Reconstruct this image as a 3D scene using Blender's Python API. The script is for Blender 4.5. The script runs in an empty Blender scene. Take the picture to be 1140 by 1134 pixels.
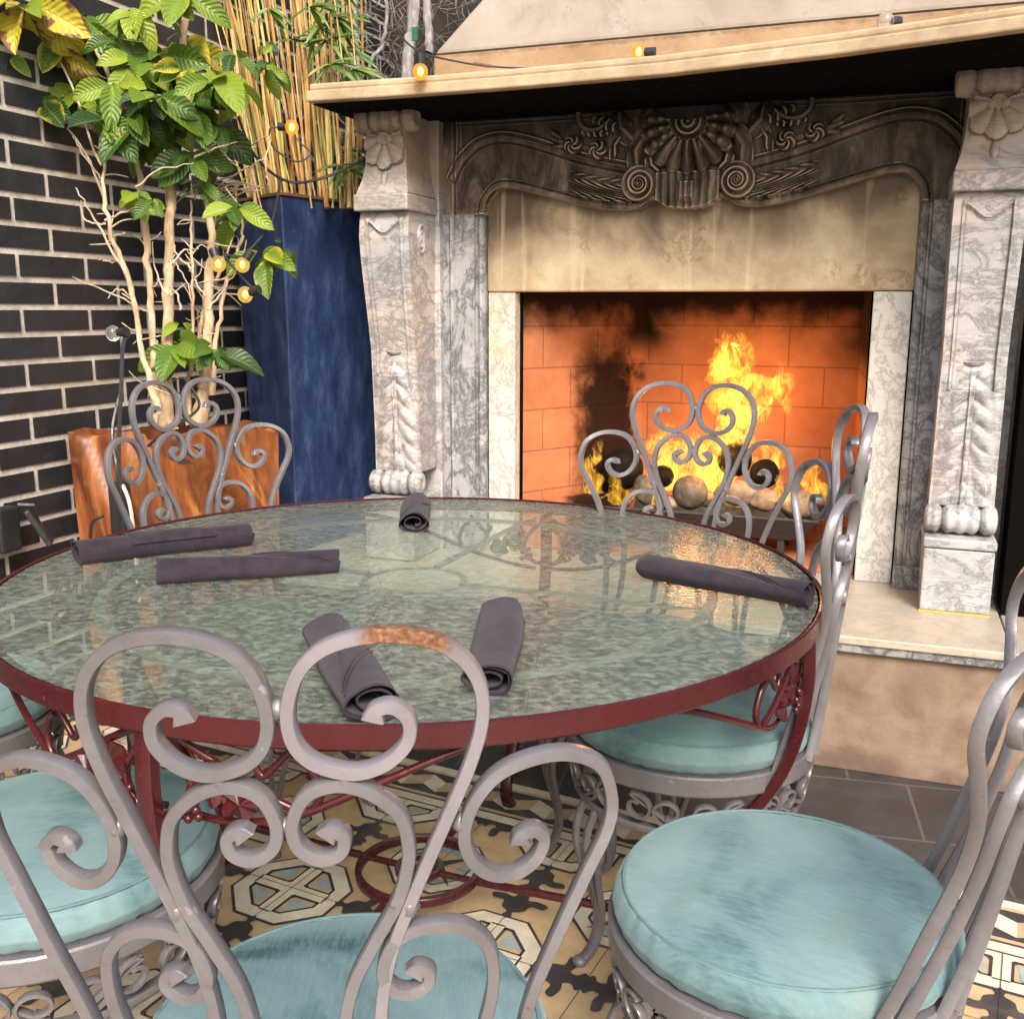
import bpy, math, random
import numpy as np
from mathutils import Vector, Matrix
random.seed(7); rng = np.random.RandomState(5)
PI = math.pi; R = math.radians
scene = bpy.context.scene
COL = scene.collection

# ------------------------------------------------------------------ camera frame (metres; camera above the origin)
F, PITCH, ROLL, YAW, CH = 1137.6, 0.19373654, 0.0024387, 0.34964441, 1.24
fw = np.array([-math.sin(YAW)*math.cos(PITCH), math.cos(YAW)*math.cos(PITCH), -math.sin(PITCH)])
r0 = np.array([math.cos(YAW), math.sin(YAW), 0.0]); u0 = np.cross(r0, fw)
rr = r0*math.cos(ROLL)+u0*math.sin(ROLL); uu = -r0*math.sin(ROLL)+u0*math.cos(ROLL)
def at(x, y, ax, v):
    """survey helper: where the sight line through a photo point meets the plane coordinate[ax] = v"""
    d = fw+rr*(x-570)/F-uu*(y-567)/F
    o = np.array([0, 0, CH]); t = (v-o[ax])/d[ax]
    return o+d*t
def atd(x, y, t):
    d = fw+rr*(x-570)/F-uu*(y-567)/F
    return np.array([0, 0, CH])+d*t

# ------------------------------------------------------------------ mesh helpers
class MB:
    def __init__(s): s.v = []; s.f = []; s.m = []; s.uv = {}
    def add(s, vs, fs, mi=0):
        b = len(s.v); s.v.extend([tuple(p) for p in vs])
        for f in fs: s.f.append(tuple(b+i for i in f)); s.m.append(mi)
        return s
    def box(s, x0, x1, y0, y1, z0, z1, mi=0):
        v = [(x0,y0,z0),(x1,y0,z0),(x1,y1,z0),(x0,y1,z0),(x0,y0,z1),(x1,y0,z1),(x1,y1,z1),(x0,y1,z1)]
        return s.add(v, [(0,3,2,1),(4,5,6,7),(0,1,5,4),(1,2,6,5),(2,3,7,6),(3,0,4,7)], mi)
    def tube(s, pts, rad, n=8, mi=0, cap=True):
        pts = [np.array(p, float) for p in pts]; N = len(pts)
        rads = rad if hasattr(rad, '__len__') else [rad]*N
        T = []
        for i in range(N):
            a = pts[max(i-1, 0)]; b = pts[min(i+1, N-1)]; t = b-a; T.append(t/(np.linalg.norm(t)+1e-12))
        ref = np.array([0, 0, 1.0]) if abs(T[0][2]) < .9 else np.array([1.0, 0, 0])
        nrm = np.cross(T[0], ref); nrm /= np.linalg.norm(nrm)
        vs = []
        for i in range(N):
            nrm = nrm-T[i]*(nrm@T[i]); nrm /= (np.linalg.norm(nrm)+1e-12); bn = np.cross(T[i], nrm)
            for k in range(n):
                a = 2*PI*k/n; vs.append(pts[i]+rads[i]*(math.cos(a)*nrm+math.sin(a)*bn))
        fs = []
        for i in range(N-1):
            for k in range(n):
                k2 = (k+1) % n; fs.append((i*n+k, i*n+k2, (i+1)*n+k2, (i+1)*n+k))
        if cap: fs.append(tuple(range(n-1, -1, -1))); fs.append(tuple((N-1)*n+k for k in range(n)))
        return s.add(vs, fs, mi)
    def bar(s, pts, side, w, h, mi=0, closed=False):
        """rectangular bar swept along pts; side = vector (or list) giving the h direction; w across it"""
        pts = [np.array(p, float) for p in pts]; N = len(pts); vs = []
        ws = w if hasattr(w, '__len__') else [w]*N
        for i in range(N):
            if closed: a = pts[(i-1) % N]; b = pts[(i+1) % N]
            else: a = pts[max(i-1, 0)]; b = pts[min(i+1, N-1)]
            t = b-a; t /= (np.linalg.norm(t)+1e-12)
            sd = np.array(side[i] if hasattr(side[0], '__len__') else side, float)
            sd = sd-t*(sd@t); sd /= np.linalg.norm(sd); c = np.cross(t, sd)
            e = .15
            for (p, q) in ((-1,-1+e),(-1+e,-1),(1-e,-1),(1,-1+e),(1,1-e),(1-e,1),(-1+e,1),(-1,1-e)):
                vs.append(pts[i]+c*p*ws[i]/2+sd*q*h/2)
        fs = []; M = N if closed else N-1
        for i in range(M):
            j = (i+1) % N
            for k in range(8):
                k2 = (k+1) % 8; fs.append((i*8+k, i*8+k2, j*8+k2, j*8+k))
        if not closed: fs.append(tuple(range(7,-1,-1))); fs.append(tuple((N-1)*8+k for k in range(8)))
        return s.add(vs, fs, mi)
    def lathe(s, prof, c=(0,0,0), n=48, mi=0, ang=2*PI):
        vs = []; P = len(prof); full = abs(ang-2*PI) < 1e-6
        m = n if full else n+1
        for i in range(m):
            a = ang*i/n
            for (r, z) in prof: vs.append((c[0]+r*math.cos(a), c[1]+r*math.sin(a), c[2]+z))
        fs = []
        for i in range(n):
            j = (i+1) % m
            for k in range(P-1): fs.append((i*P+k, j*P+k, j*P+k+1, i*P+k+1))
        return s.add(vs, fs, mi)
    def sphere(s, c, rad, n=16, m=10, sc=(1,1,1), mi=0, wob=0, seed=0):
        rs = np.random.RandomState(seed); ph = rs.rand(6)*6
        vs = [(c[0], c[1], c[2]+rad*sc[2])]
        for i in range(1, m):
            t = PI*i/m
            for k in range(n):
                a = 2*PI*k/n; d = np.array([math.sin(t)*math.cos(a), math.sin(t)*math.sin(a), math.cos(t)])
                q = 1+wob*(math.sin(3*d[0]+ph[0])*math.sin(2.6*d[1]+ph[1])+.6*math.sin(5*d[2]+ph[2]+2*d[0])+.3*math.sin(8*d[0]+ph[3])*math.sin(7*d[1]+ph[4]))
                vs.append((c[0]+rad*sc[0]*d[0]*q, c[1]+rad*sc[1]*d[1]*q, c[2]+rad*sc[2]*d[2]*q))
        vs.append((c[0], c[1], c[2]-rad*sc[2])); fs = []
        for k in range(n): fs.append((0, 1+k, 1+(k+1) % n))
        for i in range(m-2):
            for k in range(n):
                a = 1+i*n+k; b = 1+i*n+(k+1) % n; fs.append((a, a+n, b+n, b))
        L = len(vs)-1; o = 1+(m-2)*n
        for k in range(n): fs.append((L, o+(k+1) % n, o+k))
        return s.add(vs, fs, mi)
    def build(s, name, mats, parent=None, smooth=False, bevel=0, sub=0, angle=40):
        me = bpy.data.meshes.new(name)
        off = np.array(parent.location) if (parent is not None and parent.get('_world')) else np.zeros(3)
        me.from_pydata([tuple(np.array(p)-off) for p in s.v], [], s.f)
        mats = mats if isinstance(mats, (list, tuple)) else [mats]
        for m in mats: me.materials.append(m)
        if len(mats) > 1: me.polygons.foreach_set('material_index', s.m)
        if smooth:
            me.polygons.foreach_set('use_smooth', [True]*len(me.polygons))
            try: me.set_sharp_from_angle(angle=R(angle))
            except Exception: pass
        me.update()
        o = bpy.data.objects.new(name, me); COL.objects.link(o)
        if parent is not None: o.parent = parent
        if bevel:
            b = o.modifiers.new('Bevel', 'BEVEL'); b.width = bevel; b.segments = 2; b.limit_method = 'ANGLE'; b.angle_limit = R(40)
        if sub:
            b = o.modifiers.new('Sub', 'SUBSURF'); b.levels = sub; b.render_levels = sub
        return o
def tag(o, label, cat, group=None, kind=None):
    o['label'] = label; o['category'] = cat
    if group: o['group'] = group
    if kind: o['kind'] = kind
    return o
def thing(name, label, cat, loc=(0,0,0), rz=0, group=None, world=True):
    o = bpy.data.objects.new(name, None); o.empty_display_size = .1
    COL.objects.link(o); o.location = loc; o.rotation_euler = (0, 0, rz); tag(o, label, cat, group)
    if world: o['_world'] = 1
    return o
def struct(o): o['kind'] = 'structure'; return o
def spline(pts, k=5, closed=False):
    P = [np.array(p, float) for p in pts]; n = len(P); out = []
    for i in range(n if closed else n-1):
        p0 = P[(i-1) % n] if closed else P[max(i-1, 0)]; p1 = P[i]; p2 = P[(i+1) % n]
        p3 = P[(i+2) % n] if closed else P[min(i+2, n-1)]
        for j in range(k):
            t = j/k; out.append(.5*((2*p1)+(-p0+p2)*t+(2*p0-5*p1+4*p2-p3)*t*t+(-p0+3*p1-3*p2+p3)*t**3))
    if not closed: out.append(P[-1])
    return out

# ------------------------------------------------------------------ materials
class NT:
    def __init__(s, name):
        s.m = bpy.data.materials.new(name); s.m.use_nodes = True; s.t = s.m.node_tree; s.n = s.t.nodes; s.l = s.t.links
        s.b = s.n['Principled BSDF']; s.out = s.n['Material Output']; s._c = None
    def node(s, t, **k):
        n = s.n.new(t)
        for a, b in k.items(): setattr(n, a, b)
        return n
    def coord(s, kind='Object', scale=(1,1,1), rot=(0,0,0), loc=(0,0,0)):
        c = s.node('ShaderNodeTexCoord'); m = s.node('ShaderNodeMapping')
        m.inputs['Scale'].default_value = scale; m.inputs['Rotation'].default_value = rot; m.inputs['Location'].default_value = loc
        s.l.new(c.outputs[kind], m.inputs[0]); return m.outputs[0]
    def noise(s, vec, scale, detail=5, rough=.6, dist=0):
        n = s.node('ShaderNodeTexNoise'); s.l.new(vec, n.inputs['Vector'])
        n.inputs['Scale'].default_value = scale; n.inputs['Detail'].default_value = detail
        n.inputs['Roughness'].default_value = rough; n.inputs['Distortion'].default_value = dist
        return n.outputs['Fac']
    def ramp(s, fac, stops, interp='LINEAR'):
        n = s.node('ShaderNodeValToRGB'); s.l.new(fac, n.inputs[0]); e = n.color_ramp.elements; n.color_ramp.interpolation = interp
        while len(e) < len(stops): e.new(.5)
        for i, (p, c) in enumerate(stops):
            e[i].position = p
            if not hasattr(c, '__len__'): c = (c, c, c)
            e[i].color = (c[0], c[1], c[2], 1)
        return n.outputs[0]
    def mix(s, fac, a, b, mode='MIX'):
        n = s.node('ShaderNodeMix', data_type='RGBA', blend_type=mode)
        for i, v in ((0, fac), (6, a), (7, b)):
            if isinstance(v, (int, float)): n.inputs[i].default_value = v
            elif isinstance(v, tuple): n.inputs[i].default_value = (v[0], v[1], v[2], 1)
            else: s.l.new(v, n.inputs[i])
        return n.outputs[2]
    def math(s, op, a, b=0, c=0):
        n = s.node('ShaderNodeMath', operation=op)
        for i, v in enumerate((a, b, c)):
            if isinstance(v, (int, float)): n.inputs[i].default_value = v
            else: s.l.new(v, n.inputs[i])
        return n.outputs[0]
    def mrange(s, v, a, b, c=0., d=1., smooth=True):
        n = s.node('ShaderNodeMapRange', interpolation_type='SMOOTHSTEP' if smooth else 'LINEAR'); s.l.new(v, n.inputs[0])
        for i, q in enumerate((a, b, c, d)): n.inputs[i+1].default_value = q
        return n.outputs[0]
    def sep(s, vec):
        n = s.node('ShaderNodeSeparateXYZ'); s.l.new(vec, n.inputs[0]); return n.outputs
    def bump(s, h, strength=.3, dist=.01):
        n = s.node('ShaderNodeBump'); s.l.new(h, n.inputs['Height']); n.inputs['Strength'].default_value = strength
        n.inputs['Distance'].default_value = dist; s.l.new(n.outputs[0], s.b.inputs['Normal']); return n.outputs[0]
    def col(s, c):
        if isinstance(c, tuple): s.b.inputs['Base Color'].default_value = (c[0], c[1], c[2], 1)
        else: s.l.new(c, s.b.inputs['Base Color'])
    def set(s, **k):
        for a, v in k.items():
            i = s.b.inputs[a.replace('_', ' ')]
            if isinstance(v, (int, float)): i.default_value = v
            elif isinstance(v, tuple): i.default_value = (*v, 1) if len(v) == 3 else v
            else: s.l.new(v, i)
M = {}
def paint(name, c, rough=.4, var=.25, chip=None, metallic=0, bump=.15, sc=60):
    t = NT(name); v = t.coord(); n = t.math('ADD', t.math('MULTIPLY', t.noise(v, sc/8, 6, .65), .6), t.math('MULTIPLY', t.noise(v, sc/30, 4, .6), .4))
    c2 = tuple(x*(1-var) for x in c); c3 = tuple(min(1, x*(1+var)) for x in c)
    base = t.ramp(n, [(.3, c2), (.7, c3)])
    if chip:
        k = t.ramp(t.noise(v, sc*.45, 5, .7), [(.66, 0.), (.70, 1.)]); base = t.mix(k, base, chip)
        if name == 'chair_metal': base = t.mix(t.ramp(t.noise(t.coord(loc=(3, 1, 2)), 26, 7, .75), [(.665, 0.), (.70, .85)]), base, (.13, .06, .035))
    t.col(base); t.set(Roughness=t.mrange(t.noise(v, sc, 4), .3, .7, rough*.75, rough*1.3), Metallic=metallic)
    t.bump(t.noise(v, sc*2.2, 4), bump, .002); M[name] = t.m; return t
paint('chair_metal', (.165, .154, .164), .36, .30, chip=(.27, .25, .262), metallic=.3, bump=.22, sc=70)
def rusty():
    t = NT('chair_metal_rust'); v = t.coord(); n = t.noise(v, 9, 6, .65)
    base = t.ramp(n, [(.3, (.17, .155, .17)), (.7, (.24, .218, .24))])
    s = t.sep(v); x = s[0]; z = s[2]
    # bare rusted stretch along the crown of the loop
    m = t.math('MULTIPLY', t.mrange(z, 1.040, 1.048), t.math('MULTIPLY', t.mrange(x, .055, .075), t.mrange(x, .140, .120)))
    m = t.math('MULTIPLY', m, t.mrange(t.noise(v, 120, 5), .15, .42))
    rust = t.ramp(t.noise(v, 200, 6), [(.3, (.09, .035, .018)), (.5, (.20, .09, .042)), (.75, (.34, .22, .14))])
    t.col(t.mix(m, base, rust)); t.set(Roughness=.45, Metallic=.2); t.bump(t.noise(v, 160, 4), .2, .002); M['chair_metal_rust'] = t.m
rusty()
paint('table_red', (.052, .006, .008), .24, .35, chip=(.16, .05, .045), bump=.15, sc=55)
t = paint('black_plastic', (.018, .018, .02), .45, .2); paint('black_iron', (.015, .013, .012), .6, .4)
paint('dark_green_plastic', (.02, .10, .06), .5)
paint('yellow_trim', (.55, .36, .06), .5, .2)
paint('white_stone', (.62, .58, .5), .5, .12)

def velvet():
    t = NT('teal_velvet'); v = t.coord(); oi = t.node('ShaderNodeObjectInfo')
    add = t.node('ShaderNodeVectorMath', operation='ADD'); t.l.new(v, add.inputs[0])
    cb = t.node('ShaderNodeCombineXYZ'); t.l.new(t.math('MULTIPLY', oi.outputs['Random'], 9), cb.inputs[0]); t.l.new(cb.outputs[0], add.inputs[1])
    w = add.outputs[0]
    nap = t.noise(w, 4.2, 4, .55, .9)
    st = t.node('ShaderNodeMapping'); st.inputs['Scale'].default_value = (220, 30, 60); st.inputs['Rotation'].default_value = (0,0,.5); t.l.new(w, st.inputs[0])
    streak = t.noise(st.outputs[0], 1, 5, .7)
    f = t.math('ADD', t.math('MULTIPLY', nap, .74), t.math('MULTIPLY', streak, .26))
    c = t.ramp(f, [(.30, (.022, .055, .064)), (.37, (.074, .134, .147)), (.44, (.118, .192, .204)), (.60, (.170, .255, .265))])
    stain = t.ramp(t.noise(w, 7, 4, .6), [(.60, 0.), (.72, 1.)])
    c = t.mix(t.math('MULTIPLY', stain, .25), c, (.17, .19, .13))
    t.col(c); t.set(Roughness=.85, Sheen_Weight=.22, Sheen_Roughness=.4, Sheen_Tint=(.75, .95, 1.))
    t.set(Specular_IOR_Level=.15)
    h = t.math('ADD', t.noise(w, 420, 3), t.math('MULTIPLY', streak, .8)); t.bump(h, .35, .0015); M['velvet'] = t.m
velvet()
paint('piping', (.10, .17, .175), .8, .2)
def napk():
    t = NT('napkin_cloth'); v = t.coord()
    c = t.ramp(t.noise(v, 30, 5), [(.3, (.021, .015, .023)), (.7, (.040, .029, .041))])
    lint = t.ramp(t.noise(v, 900, 2), [(.70, 0.), (.8, 1.)]); c = t.mix(t.math('MULTIPLY', lint, .5), c, (.12, .10, .12))
    t.col(c); t.set(Roughness=.95, Sheen_Weight=.08, Specular_IOR_Level=.08)
    wv = t.node('ShaderNodeTexWave'); t.l.new(v, wv.inputs[0]); wv.inputs['Scale'].default_value = 260
    wv.inputs['Distortion'].default_value = 1.5
    t.bump(t.math('ADD', wv.outputs['Fac'], t.noise(v, 60, 4)), .35, .0012); M['napkin'] = t.m
napk()
def glass():
    t = NT('hammered_glass'); v = t.coord(scale=(1, 1, 1))
    v2 = t.coord(scale=(58, 76, 1), rot=(0, 0, -.35))
    h = t.math('ADD', t.noise(v2, 1.0, 2, .45, .6), t.math('MULTIPLY', t.noise(v2, 2.7, 2, .5, .4), .35))
    bn = t.node('ShaderNodeBump'); t.l.new(h, bn.inputs['Height']); bn.inputs['Strength'].default_value = .9; bn.inputs['Distance'].default_value = .0042
    gl = t.node('ShaderNodeBsdfGlossy'); gl.inputs['Roughness'].default_value = .06; gl.inputs['Color'].default_value = (.97, 1, .96, 1); t.l.new(bn.outputs[0], gl.inputs['Normal'])
    tr = t.node('ShaderNodeBsdfTransparent'); tr.inputs['Color'].default_value = (.68, .76, .69, 1)
    rf = t.node('ShaderNodeBsdfRefraction'); rf.inputs['Color'].default_value = (.74, .82, .76, 1); rf.inputs['IOR'].default_value = 1.18; rf.inputs['Roughness'].default_value = .02; t.l.new(bn.outputs[0], rf.inputs['Normal'])
    df = t.node('ShaderNodeBsdfDiffuse'); df.inputs['Color'].default_value = (.37, .43, .37, 1); t.l.new(bn.outputs[0], df.inputs['Normal'])
    fr = t.node('ShaderNodeFresnel'); fr.inputs['IOR'].default_value = 1.55; b2 = t.node('ShaderNodeBump'); t.l.new(h, b2.inputs['Height']); b2.inputs['Strength'].default_value = .5; b2.inputs['Distance'].default_value = .0012; t.l.new(b2.outputs[0], fr.inputs['Normal'])
    m0 = t.node('ShaderNodeMixShader'); m0.inputs[0].default_value = .12; t.l.new(tr.outputs[0], m0.inputs[1]); t.l.new(rf.outputs[0], m0.inputs[2])
    m1 = t.node('ShaderNodeMixShader'); t.l.new(t.mrange(h, .50, .95, .14, .46), m1.inputs[0]); t.l.new(m0.outputs[0], m1.inputs[1]); t.l.new(df.outputs[0], m1.inputs[2])
    m2 = t.node('ShaderNodeMixShader'); t.l.new(t.math('MULTIPLY', t.math('ADD', fr.outputs[0], .03), t.mrange(h, .5, .9, .74, 1.08)), m2.inputs[0]); t.l.new(m1.outputs[0], m2.inputs[1]); t.l.new(gl.outputs[0], m2.inputs[2])
    t.l.new(m2.outputs[0], t.out.inputs[0]); M['glass'] = t.m
glass()
t = NT('glass_under'); tr_ = t.node('ShaderNodeBsdfTransparent'); tr_.inputs['Color'].default_value = (.93, .97, .94, 1); t.l.new(tr_.outputs[0], t.out.inputs[0]); M['glass_under'] = t.m
def marble(name, light, dark, vein=9, amt=.8, width=.055, rough=.4, tint=None, warm=None, stretch=(1,1,1), soot=None, bump=.25):
    t = NT(name); v = t.coord(scale=stretch)
    n = t.noise(v, vein*.5, 9, .72, .5)
    d = t.math('ABSOLUTE', t.math('SUBTRACT', n, .5)); v1 = t.ramp(d, [(0, 1.), (width*.5, .25), (width, 0.)])
    vv = t.coord(scale=tuple(q*k for q, k in zip(stretch, (1., 1., 2.2))), rot=(0, .7, 0)); n2 = t.noise(vv, vein*1.2, 8, .7, .7); d2 = t.math('ABSOLUTE', t.math('SUBTRACT', n2, .5)); v2 = t.ramp(d2, [(0, 1.), (width*.6, 0.)])
    gate = t.mrange(t.noise(v, vein*.35, 3), .38, .62)
    k = t.math('MULTIPLY', t.math('MAXIMUM', v1, t.math('MULTIPLY', v2, gate)), amt)
    cloud = t.noise(v, vein*.4, 5, .6)
    c = t.ramp(cloud, [(.3, tuple(x*.78 for x in light)), (.7, light)])
    if warm: c = t.mix(t.mrange(t.noise(v, 2.2, 4), .45, .65), c, warm)
    c = t.mix(k, c, dark)
    if soot: c = soot(t, c)
    t.col(c); t.set(Roughness=t.mrange(cloud, .3, .7, rough*.8, rough*1.3)); t.bump(t.math('ADD', t.noise(v, 60, 6, .7), t.math('MULTIPLY', k, -.6)), bump, .003)
    M[name] = t.m; return t
marble('slip_marble', (.58, .555, .51), (.20, .19, .18), 13, .75, .035, .35, warm=(.60, .47, .30), stretch=(1, 1, .8))
marble('grey_marble', (.36, .36, .37), (.055, .06, .07), 12, .9, .085, .4, warm=(.42, .38, .35), stretch=(1.3, 1, .75))
marble('hearth_marble', (.42, .375, .315), (.22, .20, .17), 4, .5, .05, .35, warm=(.42, .34, .25))
marble('edge_marble', (.34, .33, .31), (.05, .055, .06), 26, .95, .16, .5)
def col_soot_relief(t, c):
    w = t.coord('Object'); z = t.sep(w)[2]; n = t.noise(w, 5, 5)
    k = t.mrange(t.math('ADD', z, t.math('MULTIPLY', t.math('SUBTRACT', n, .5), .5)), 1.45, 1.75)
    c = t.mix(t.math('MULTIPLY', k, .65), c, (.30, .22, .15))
    gg = t.node('ShaderNodeNewGeometry'); c = t.mix(t.math('MULTIPLY', t.mrange(gg.outputs['Pointiness'], .497, .44), .85), c, (.10, .085, .07))  # creases darkened to sharpen the carving
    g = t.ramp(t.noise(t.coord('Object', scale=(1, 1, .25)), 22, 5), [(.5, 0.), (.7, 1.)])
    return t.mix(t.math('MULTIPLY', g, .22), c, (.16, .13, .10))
marble('column_marble', (.42, .415, .42), (.09, .095, .105), 15, .72, .07, .42, warm=(.50, .43, .40), stretch=(.8, .8, 1.5), soot=col_soot_relief, bump=.4)
def frieze():
    t = NT('sooty_frieze'); v = t.coord(); z = t.sep(v)[2]
    g = t.node('ShaderNodeNewGeometry')
    n = t.noise(t.coord(scale=(1, 1, .35)), 14, 7, .7, .6)
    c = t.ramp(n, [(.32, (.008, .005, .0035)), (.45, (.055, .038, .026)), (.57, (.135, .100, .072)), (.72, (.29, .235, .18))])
    edge = t.mrange(g.outputs['Pointiness'], .51, .57); c = t.mix(t.math('MULTIPLY', edge, .9), c, (.52, .42, .31))  # raised edges lightened to paint in highlight lines
    pit = t.mrange(g.outputs['Pointiness'], .49, .42); c = t.mix(t.math('MULTIPLY', pit, .8), c, (.012, .008, .006))  # hollows darkened to deepen the relief
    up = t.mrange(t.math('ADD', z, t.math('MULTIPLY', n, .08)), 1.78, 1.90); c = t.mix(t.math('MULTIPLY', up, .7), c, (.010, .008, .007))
    t.col(c); t.set(Roughness=.5, Specular_IOR_Level=.3); t.bump(t.noise(v, 90, 6, .7), .3, .003); M['frieze'] = t.m
frieze()
def lintel():
    t = NT('lintel_stone'); v = t.coord(); s = t.sep(v); z = s[2]
    n = t.noise(v, 6, 6, .6, .5)
    c = t.ramp(n, [(.3, (.34, .245, .15)), (.55, (.48, .37, .235)), (.75, (.58, .48, .33))])
    # smoke stains hanging under the arch
    st = t.noise(t.coord(scale=(1, 1, .7)), 4.2, 5, .5, .3)
    k = t.math('MULTIPLY', t.mrange(t.math('ADD', z, t.math('MULTIPLY', t.math('SUBTRACT', st, .5), .8)), 1.37, 1.60), .93)
    c = t.mix(k, c, (.075, .048, .028))
    dr = t.ramp(t.noise(t.coord(scale=(9, 9, .5)), 2.2, 3, .5), [(.58, 0.), (.68, 1.)]); c = t.mix(t.math('MULTIPLY', dr, .45), c, (.66, .55, .38))
    cr = t.math('ABSOLUTE', t.math('SUBTRACT', t.noise(t.coord(scale=(1, 1, .7), rot=(0, .5, 0)), 9, 9, .78, .5), .5)); k2 = t.math('MULTIPLY', t.ramp(cr, [(0, 1.), (.012, 0.)]), t.mrange(t.noise(v, 4, 2), .5, .62)); c = t.mix(t.math('MULTIPLY', k2, .5), c, (.22, .14, .07))
    t.col(c); t.set(Roughness=.55); t.bump(t.math('ADD', t.noise(v, 26, 7, .7, .5), t.math('MULTIPLY', k2, -.4)), .55, .008); M['lintel'] = t.m
lintel()
def mantelm():
    t = NT('mantel_stone'); v = t.coord()
    c = t.ramp(t.noise(v, 9, 6, .65), [(.3, (.27, .19, .11)), (.6, (.41, .31, .20)), (.8, (.52, .43, .31))])
    d = t.ramp(t.noise(v, 30, 6, .75), [(.64, 0.), (.74, 1.)]); c = t.mix(t.math('MULTIPLY', d, .7), c, (.20, .13, .08))
    t.col(c); t.set(Roughness=.55); t.bump(t.noise(v, 50, 6, .7), .3, .004); M['mantel'] = t.m
mantelm()
def plaster(name, a, b, c3, sc=3, cracks=.5, bump=.4, line=None):
    t = NT(name); v = t.coord(); n = t.noise(v, sc, 7, .6, .4)
    c = t.ramp(n, [(.3, a), (.5, b), (.7, c3)])
    w = t.math('ABSOLUTE', t.math('SUBTRACT', t.noise(v, sc*2.2, 8, .75, 1.), .5)); k = t.math('MULTIPLY', t.ramp(w, [(0, 1.), (.008, 0.)]), t.mrange(t.noise(v, sc*.8, 2), .5, .6))
    c = t.mix(t.math('MULTIPLY', k, cracks), c, tuple(x*.3 for x in a))
    d = t.ramp(t.noise(v, sc*9, 5, .7), [(.64, 0.), (.74, 1.)]); c = t.mix(t.math('MULTIPLY', d, .35), c, tuple(x*.5 for x in a))
    if line: c = line(t, c)
    t.col(c); t.set(Roughness=.85); t.bump(t.math('ADD', t.noise(v, sc*11, 7, .7), t.math('MULTIPLY', k, -.8)), bump, .006); M[name] = t.m
def foot_dark(t, c):  # darker brown towards the foot of the wall
    v = t.coord(); z = t.sep(v)[2]; n = t.noise(v, 7, 5)
    k = t.mrange(t.math('ADD', z, t.math('MULTIPLY', t.math('SUBTRACT', n, .5), .35)), .09, -.03); return t.mix(t.math('MULTIPLY', k, .8), c, (.10, .065, .05))
plaster('hearth_plaster', (.135, .088, .060), (.205, .140, .098), (.27, .198, .145), 7, .3, .35, foot_dark)
plaster('hood_plaster', (.19, .150, .118), (.255, .210, .172), (.31, .268, .23), 3, .6, .4)
def bandm(t, c):
    v = t.coord(); z = t.sep(v)[2]; n = t.noise(v, 22, 6, .7)
    k = t.mrange(t.math('ABSOLUTE', t.math('SUBTRACT', t.math('ADD', z, t.math('MULTIPLY', t.math('SUBTRACT', n, .5), .05)), 2.036)), .016, .0)
    return t.mix(t.math('MULTIPLY', k, .7), c, (.12, .075, .04))
plaster('hood_band_plaster', (.23, .14, .075), (.31, .205, .12), (.35, .25, .16), 5, .3, .4, bandm)

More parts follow.
